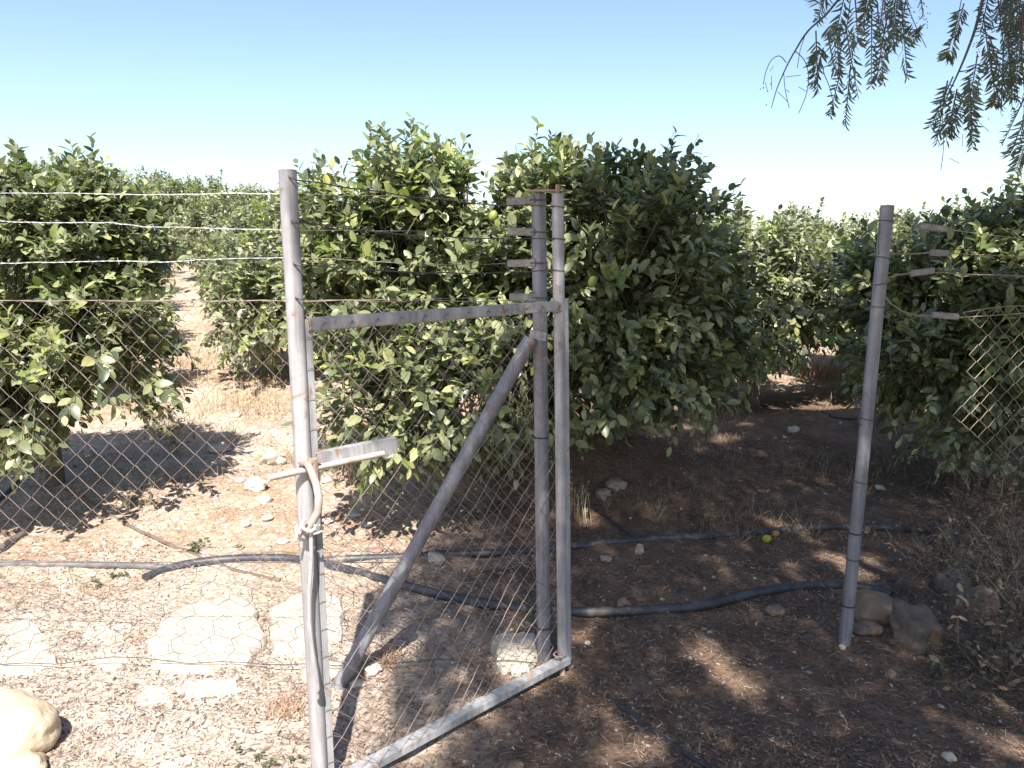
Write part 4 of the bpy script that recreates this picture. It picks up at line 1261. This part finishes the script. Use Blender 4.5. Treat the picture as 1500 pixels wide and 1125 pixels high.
def gravel(name, N, seed):
    r = np.random.default_rng(seed)
    y = 1.8 + 8 * r.random(N) ** 1.7; x = (r.random(N) * 2 - 1) * (.7 * y + .3)
    bm = bmesh.new(); bmesh.ops.create_icosphere(bm, subdivisions=1, radius=1)
    T = np.array([v.co[:] for v in bm.verts]); Fi = np.array([[v.index for v in f.verts] for f in bm.faces]); bm.free()
    s = (.003 + .009 * r.random(N) ** 3.0) * (.8 + .08 * y)
    S = s[:, None] * (.6 + .8 * r.random((N, 3))) * np.array([1, 1, .7])
    P = T[None] * S[:, None, :] * (1 + .25 * r.normal(size=(N, len(T), 1)).clip(-1, 1))
    a = r.random(N) * 6.28; ca, sa = np.cos(a)[:, None], np.sin(a)[:, None]
    X = P[..., 0] * ca - P[..., 1] * sa + x[:, None]; Y = P[..., 0] * sa + P[..., 1] * ca + y[:, None]
    Z = P[..., 2] + (height(x, y) + s * .3)[:, None]
    Fc = (Fi[None] + (np.arange(N) * len(T))[:, None, None]).reshape(-1, 3)
    tag(np_mesh(name, np.stack([X, Y, Z], -1).reshape(-1, 3), Fc, M['gravel']), kind='stuff')


gravel('gravel', 3200, 9)

# ------------------------------------------------------------------ pepper tree (over and behind the viewer on the right)
TB0 = Vector((3.1, -1.9, hz(3.1, -1.9)))
pep = thing('pepper_tree', TB0, 'weeping pepper tree whose feathery branches hang in from the top right', 'tree')


def frond_arrays(P0, P1, sag, npair, ll, lw, r):
    """feathery pinnate leaves: from P0 to P1 (N,3)"""
    N = len(P0)
    axis_ = P1 - P0; Lr = np.linalg.norm(axis_, axis=1, keepdims=True); d = axis_ / Lr
    side0 = np.cross(d, r.normal(size=(N, 3))); side0 /= np.linalg.norm(side0, axis=1, keepdims=True)
    nn = np.cross(side0, d)
    B, D, Nn, L, W = [], [], [], [], []
    for k in range(npair):
        t = .14 + .86 * k / (npair - 1)
        p = P0 + axis_ * t + np.array([0, 0, 1.0]) * (sag * (4 * t * (1 - t)))[:, None]
        taper = 1 - .45 * t if t > .3 else .6 + .8 * t
        for sg in (-1, 1):
            dd = d * (.55 + .35 * t) + sg * side0 * .85 + r.normal(size=(N, 3)) * .20
            B.append(p); D.append(dd); Nn.append(nn + r.normal(size=(N, 3)) * .25)
            L.append(ll * taper * (.8 + .4 * r.random(N))); W.append(np.full(N, lw) * (.8 + .4 * r.random(N)))
    return map(np.concatenate, (B, D, Nn, L, W))


rp_ = np.random.default_rng(77)
# visible hanging sprays
sprays = []


def spray(u0, v0, u1, v1, Y, side=0.0):
    sprays.append((at(u0, v0, Y), at(u1, v1, Y + side)))


for a_ in [(1206, 8, 1172, -12), (1195, 45, 1198, 132), (1212, 48, 1222, 100), (1225, 40, 1229, 105), (1237, 30, 1256, 138), (1246, 95, 1238, 182), (1232, 100, 1216, 168), (1206, 70, 1192, 122),
           (1252, -10, 1257, 60), (1240, -20, 1222, 60), (1219, -30, 1196, 30), (1262, -20, 1272, 30), (1280, -20, 1262, 40), (1285, 5, 1294, 120), (1300, 20, 1284, 116), (1320, 0, 1329, 112), (1312, -15, 1308, 60),
           (1330, -20, 1318, 55), (1296, -30, 1290, 40), (1345, -30, 1352, 20), (1325, 30, 1290, 45), (1318, 42, 1346, 44),
           (1412, 5, 1398, 55), (1398, 45, 1388, 75), (1440, 20, 1452, 110), (1448, 60, 1458, 148), (1432, 80, 1420, 150), (1396, 112, 1364, 185), (1388, 118, 1372, 208), (1402, 130, 1386, 205),
           (1420, 115, 1424, 215), (1434, 118, 1416, 190), (1408, 150, 1390, 195), (1470, 70, 1466, 165), (1482, 80, 1492, 150), (1500, 145, 1468, 212), (1506, 160, 1480, 225), (1462, 0, 1470, 70), (1450, -15, 1436, 50),
           (1480, -10, 1476, 60), (1492, 0, 1500, 90), (1470, 30, 1482, 110), (1500, 30, 1488, 120), (1478, 90, 1455, 150), (1505, 80, 1498, 200), (1510, 190, 1488, 250), (1462, -20, 1490, 50), (1500, -20, 1464, 40)]:
    spray(*a_, 2.75 + random.random() * .5, random.uniform(-.06, .06))
for k in range(20):
    u = random.uniform(1475, 1600); v = random.uniform(-60, 150); spray(u, v, u + random.uniform(-20, 20), v + random.uniform(60, 105), 2.8 + random.random() * .7)
for a, b in list(sprays):
    if random.random() < .15:
        j = Vector((random.gauss(0, .022), random.gauss(0, .06), random.gauss(0, .03)))
        sprays.append((a + j * .5, b + j + Vector((random.gauss(0, .02), 0, 0))))
P0 = np.array([list(a) for a, b in sprays]); P1 = np.array([list(b) for a, b in sprays])
B, D, Nn, L, W = frond_arrays(P0, P1, rp_.normal(size=len(P0)) * .026, 17, .052, .0072, rp_)
V, Fc, _ = leaf_arrays(B, D, Nn, L, W, False, .32, .15)
np_mesh('hanging_foliage', V, Fc, M['pepper'], pep)
mb = MB()
for a, b in sprays: mb.tube([a, a.lerp(b, .5), b], [.0028, .002, .0012], 5, cap=False)
for pts, r0 in (([(1300, -240), (1262, -60), (1218, 12), (1184, 45), (1165, 74), (1152, 98), (1138, 130), (1130, 158)], .006), ([(1470, -220), (1446, -40), (1432, 30), (1418, 72), (1403, 108), (1388, 140), (1378, 168)], .008),
                ([(1165, 75), (1178, 88), (1184, 108), (1182, 135), (1170, 166)], .002), ([(1152, 92), (1142, 82), (1130, 88), (1122, 105), (1118, 124)], .002), ([(1180, 50), (1172, 74), (1168, 100)], .0015),
                ([(1148, 105), (1150, 130), (1156, 158)], .0015), ([(1405, 105), (1420, 102), (1440, 90)], .003), ([(1330, -100), (1326, -10), (1338, 30), (1352, 60), (1357, 70)], .002),
                ([(1250, -60), (1242, 30), (1225, 90), (1206, 100), (1216, 130), (1222, 160)], .0025), ([(1300, -60), (1296, 10), (1302, 50)], .003), ([(1560, -200), (1510, -40), (1496, 60), (1502, 150), (1495, 200)], .006),
                ([(1380, 165), (1382, 215), (1378, 250)], .0013), ([(1412, -20), (1402, 30), (1390, 70)], .002), ([(1486, 115), (1486, 150)], .001)):
    Q = smooth_path([at(u, v, 2.95) for u, v in pts], 5)
    if pts[0][1] < -150:                                     # lead the limb back up to the crown
        Q = [Vector((2.6, 0.2, 5.2)), Vector((2.2, 1.7, 4.6))] + Q
    mb.tube(Q, list(np.linspace(r0 * (0.95 if pts[0][1] < -150 else .8), .0012, len(Q))), 6, cap=False)
for k in range(14):                                          # short bare side twigs
    u, v = random.choice([(1128, 110), (1140, 130), (1150, 120), (1172, 130), (1180, 120), (1340, 20), (1350, 35), (1380, 220), (1400, 180), (1430, 185)])
    a = at(u + random.gauss(0, 9), v + random.gauss(0, 14), 2.95); mb.tube([a, a + Vector((random.gauss(0, .025), random.gauss(0, .01), -random.random() * .05))], .001, 4)
obj('hanging_branch', mb, M['bare_twig'], pep)
mb = MB()
for u, v, n, sx, sy in ((1290, 30, 26, 4, 10), (1291, 72, 30, 5, 10), (1432, 75, 16, 4, 10), (1130, 130, 6, 8, 12), (1348, 25, 20, 9, 8)):
    for k in range(n):
        p = at(u + random.gauss(0, sx), v + random.gauss(0, sy), 2.9 + random.gauss(0, .03)); r = .0028
        o_ = len(mb.v); mb.v += [p + Vector(q) * r for q in ((1, 0, 0), (0, 1, 0), (-1, 0, 0), (0, -1, 0), (0, 0, 1), (0, 0, -1))]
        mb.f += [tuple(o_ + i for i in f) for f in ((0, 1, 4), (1, 2, 4), (2, 3, 4), (3, 0, 4), (1, 0, 5), (2, 1, 5), (3, 2, 5), (0, 3, 5))]
obj('berries', mb, M['berry'], pep)


# crown over / behind the camera: gives the dappled shade
def sun_uv(x, y, z):
    return x + y * math.tan(R(3.8)), z + y * TANE


HOLES = []
for u, v, r in ((905, 612, .14), (945, 600, .12), (1000, 625, .14), (870, 600, .12), (1150, 640, .1), (1030, 955, .11), (1070, 990, .12), (1085, 1000, .08), (905, 1100, .12), (960, 1085, .08), (880, 1040, .07), (690, 1035, .10), (760, 1000, .10), (640, 1075, .10), (755, 965, .13), (810, 985, .08), (600, 1100, .10),
                (560, 1040, .07), (670, 985, .06), (855, 925, .09), (870, 905, .07), (860, 760, .09), (1150, 770, .10), (1190, 785, .10), (1210, 815, .12), (1150, 825, .08), (1060, 640, .14), (1010, 655, .10), (960, 640, .12),
                (1330, 800, .12), (1400, 810, .10), (1255, 820, .10), (560, 965, .05), (730, 1060, .05), (1480, 1090, .10), (590, 900, .07), (1240, 700, .0), (1000, 690, .06), (930, 660, .1), (1090, 620, .08), (1130, 760, .07)):
    p = gnd(u, v); HOLES.append((*sun_uv(p.x, p.y, p.z), r))
for u, v, Y, r in ((1278, 430, 3.4, .06), (1265, 650, 3.4, .07), (1460, 520, 3.4, .13), (1440, 600, 3.4, .1), (1440, 350, 5.6, .2), (1400, 390, 5.6, .14), (1490, 380, 5.6, .2), (1490, 500, 3.4, .12), (860, 300, 5.0, .1), (880, 340, 5, .1), (850, 420, 4.9, .12)):
    p = at(u, v, Y); HOLES.append((*sun_uv(p.x, p.y, p.z), r))
for k in range(5):
    p = gp(.25 + .18 * k, ZB); HOLES.append((*sun_uv(p.x, p.y, p.z), .07))
HOLES = np.array(HOLES)


def in_mask(s, w):
    nz = vnoise(s * 1.6 + 31, w * 1.6) * .7 + vnoise(s * 4, w * 4) * .35
    top = np.interp(s, [-.62, -.3, 0, .3, .62, .8, 1.5, 3, 5, 7], [4.4, 5.7, 6.5, 6.9, 7.4, 9.2, 10.6, 11.0, 10.9, 9])
    bot = np.interp(s, [-.62, -.3, 0.3, 1, 3, 7], [3.6, 3.0, 2.3, 1.2, .6, .5])
    ok = (s > np.where(w < 4.4, -.30, -.5) + nz * .25) & (w < top + nz * .8) & (w > bot + nz * .3)
    for hs_, hw, hr in HOLES:
        if hr > 0: ok &= ((s - hs_) ** 2 + ((w - hw) * .75) ** 2) > hr ** 2
    return ok


def crown_pts(N, seed):
    r = np.random.default_rng(seed)
    s = -.6 + 7.4 * r.random(N); w = .5 + 11.5 * r.random(N)
    dens = np.where(s < .6, .8, 1.0)
    keep = in_mask(s, w) & (r.random(N) < dens) & (s < 6.6)
    s, w = s[keep], w[keep]
    # place each spray somewhere along its sun ray inside the crown body
    zc = np.clip(3.2 + .42 * w + r.normal(size=len(s)) * .9, 3.05, 8.6)
    y = (w - zc) / TANE
    x = s - y * math.tan(R(3.8))
    hi = zc > 2.0 + HCAM + .34 * np.maximum(y, 0)            # clear of the view up front
    return np.stack([x, y, zc], -1)[(y < -.2) | hi]


C = crown_pts(80000, 5)
d_ = rp_.normal(size=C.shape) * .35; d_[:, 2] -= .9
d_ /= np.linalg.norm(d_, axis=1, keepdims=True)
Lf = .18 + .10 * rp_.random(len(C))
B, D, Nn, L, W = frond_arrays(C - d_ * (Lf / 2)[:, None], C + d_ * (Lf / 2)[:, None], np.zeros(len(C)), 6, .075, .019, rp_)
V, Fc = diamonds(B, D, Nn, L, W)
np_mesh('crown', V, Fc, M['pepper'], pep)
mb = MB()
fork = TB0 + Vector((-.1, .15, 2.3))
mb.tube([TB0 + Vector((0, 0, -.2)), TB0 + Vector((.03, .02, .8)), fork], [.34, .25, .22], 14)
cc = C[rp_.choice(len(C), 26, replace=False)]
for k in range(26):
    e = Vector(cc[k]); m_ = fork.lerp(e, .5) + Vector((0, 0, .5))
    if e.y > 0 and m_.z < HCAM + .36 * m_.y + .6: continue
    mb.tube(smooth_path([fork, fork.lerp(m_, .5) + Vector((0, 0, .2)), m_, e], 4), list(np.linspace(.10, .012, 13)), 8)
obj('trunk', mb, M['bark'], pep)

# ------------------------------------------------------------------ light, sky, camera
w = bpy.data.worlds.new('World'); scene.world = w; w.use_nodes = True
nt = w.node_tree; bg = nt.nodes['Background']
sky = nt.nodes.new('ShaderNodeTexSky'); sky.sky_type = 'NISHITA'; sky.sun_disc = False
sky.sun_elevation = ELEV; sky.sun_rotation = SUNAZ
sky.altitude = 100; sky.air_density = 1.0; sky.dust_density = 1.0; sky.ozone_density = 1.25
nt.links.new(sky.outputs[0], bg.inputs[0]); bg.inputs[1].default_value = 0.094
sl = bpy.data.lights.new('sun', 'SUN'); sl.energy = 5.0; sl.angle = R(0.53); sl.color = (1.0, 0.95, 0.87)
so = bpy.data.objects.new('sun', sl); COL.objects.link(so)
so.rotation_euler = (-TOSUN).to_track_quat('-Z', 'Y').to_euler()

cam = bpy.data.cameras.new('camera'); co = bpy.data.objects.new('camera', cam); COL.objects.link(co)
co.location = (0, 0, HCAM); co.rotation_euler = (math.pi / 2 - PITCH, 0, 0)
cam.sensor_fit = 'HORIZONTAL'; cam.sensor_width = 36; cam.lens = 36 * F / 1500
cam.clip_start = 0.05; cam.clip_end = 2000
scene.camera = co
scene.view_settings.view_transform = 'Standard'; scene.view_settings.look = 'None'
scene.view_settings.exposure = 1.25; scene.view_settings.gamma = 1.0
scene.cycles.max_bounces = 6; scene.cycles.diffuse_bounces = 3; scene.cycles.transmission_bounces = 3
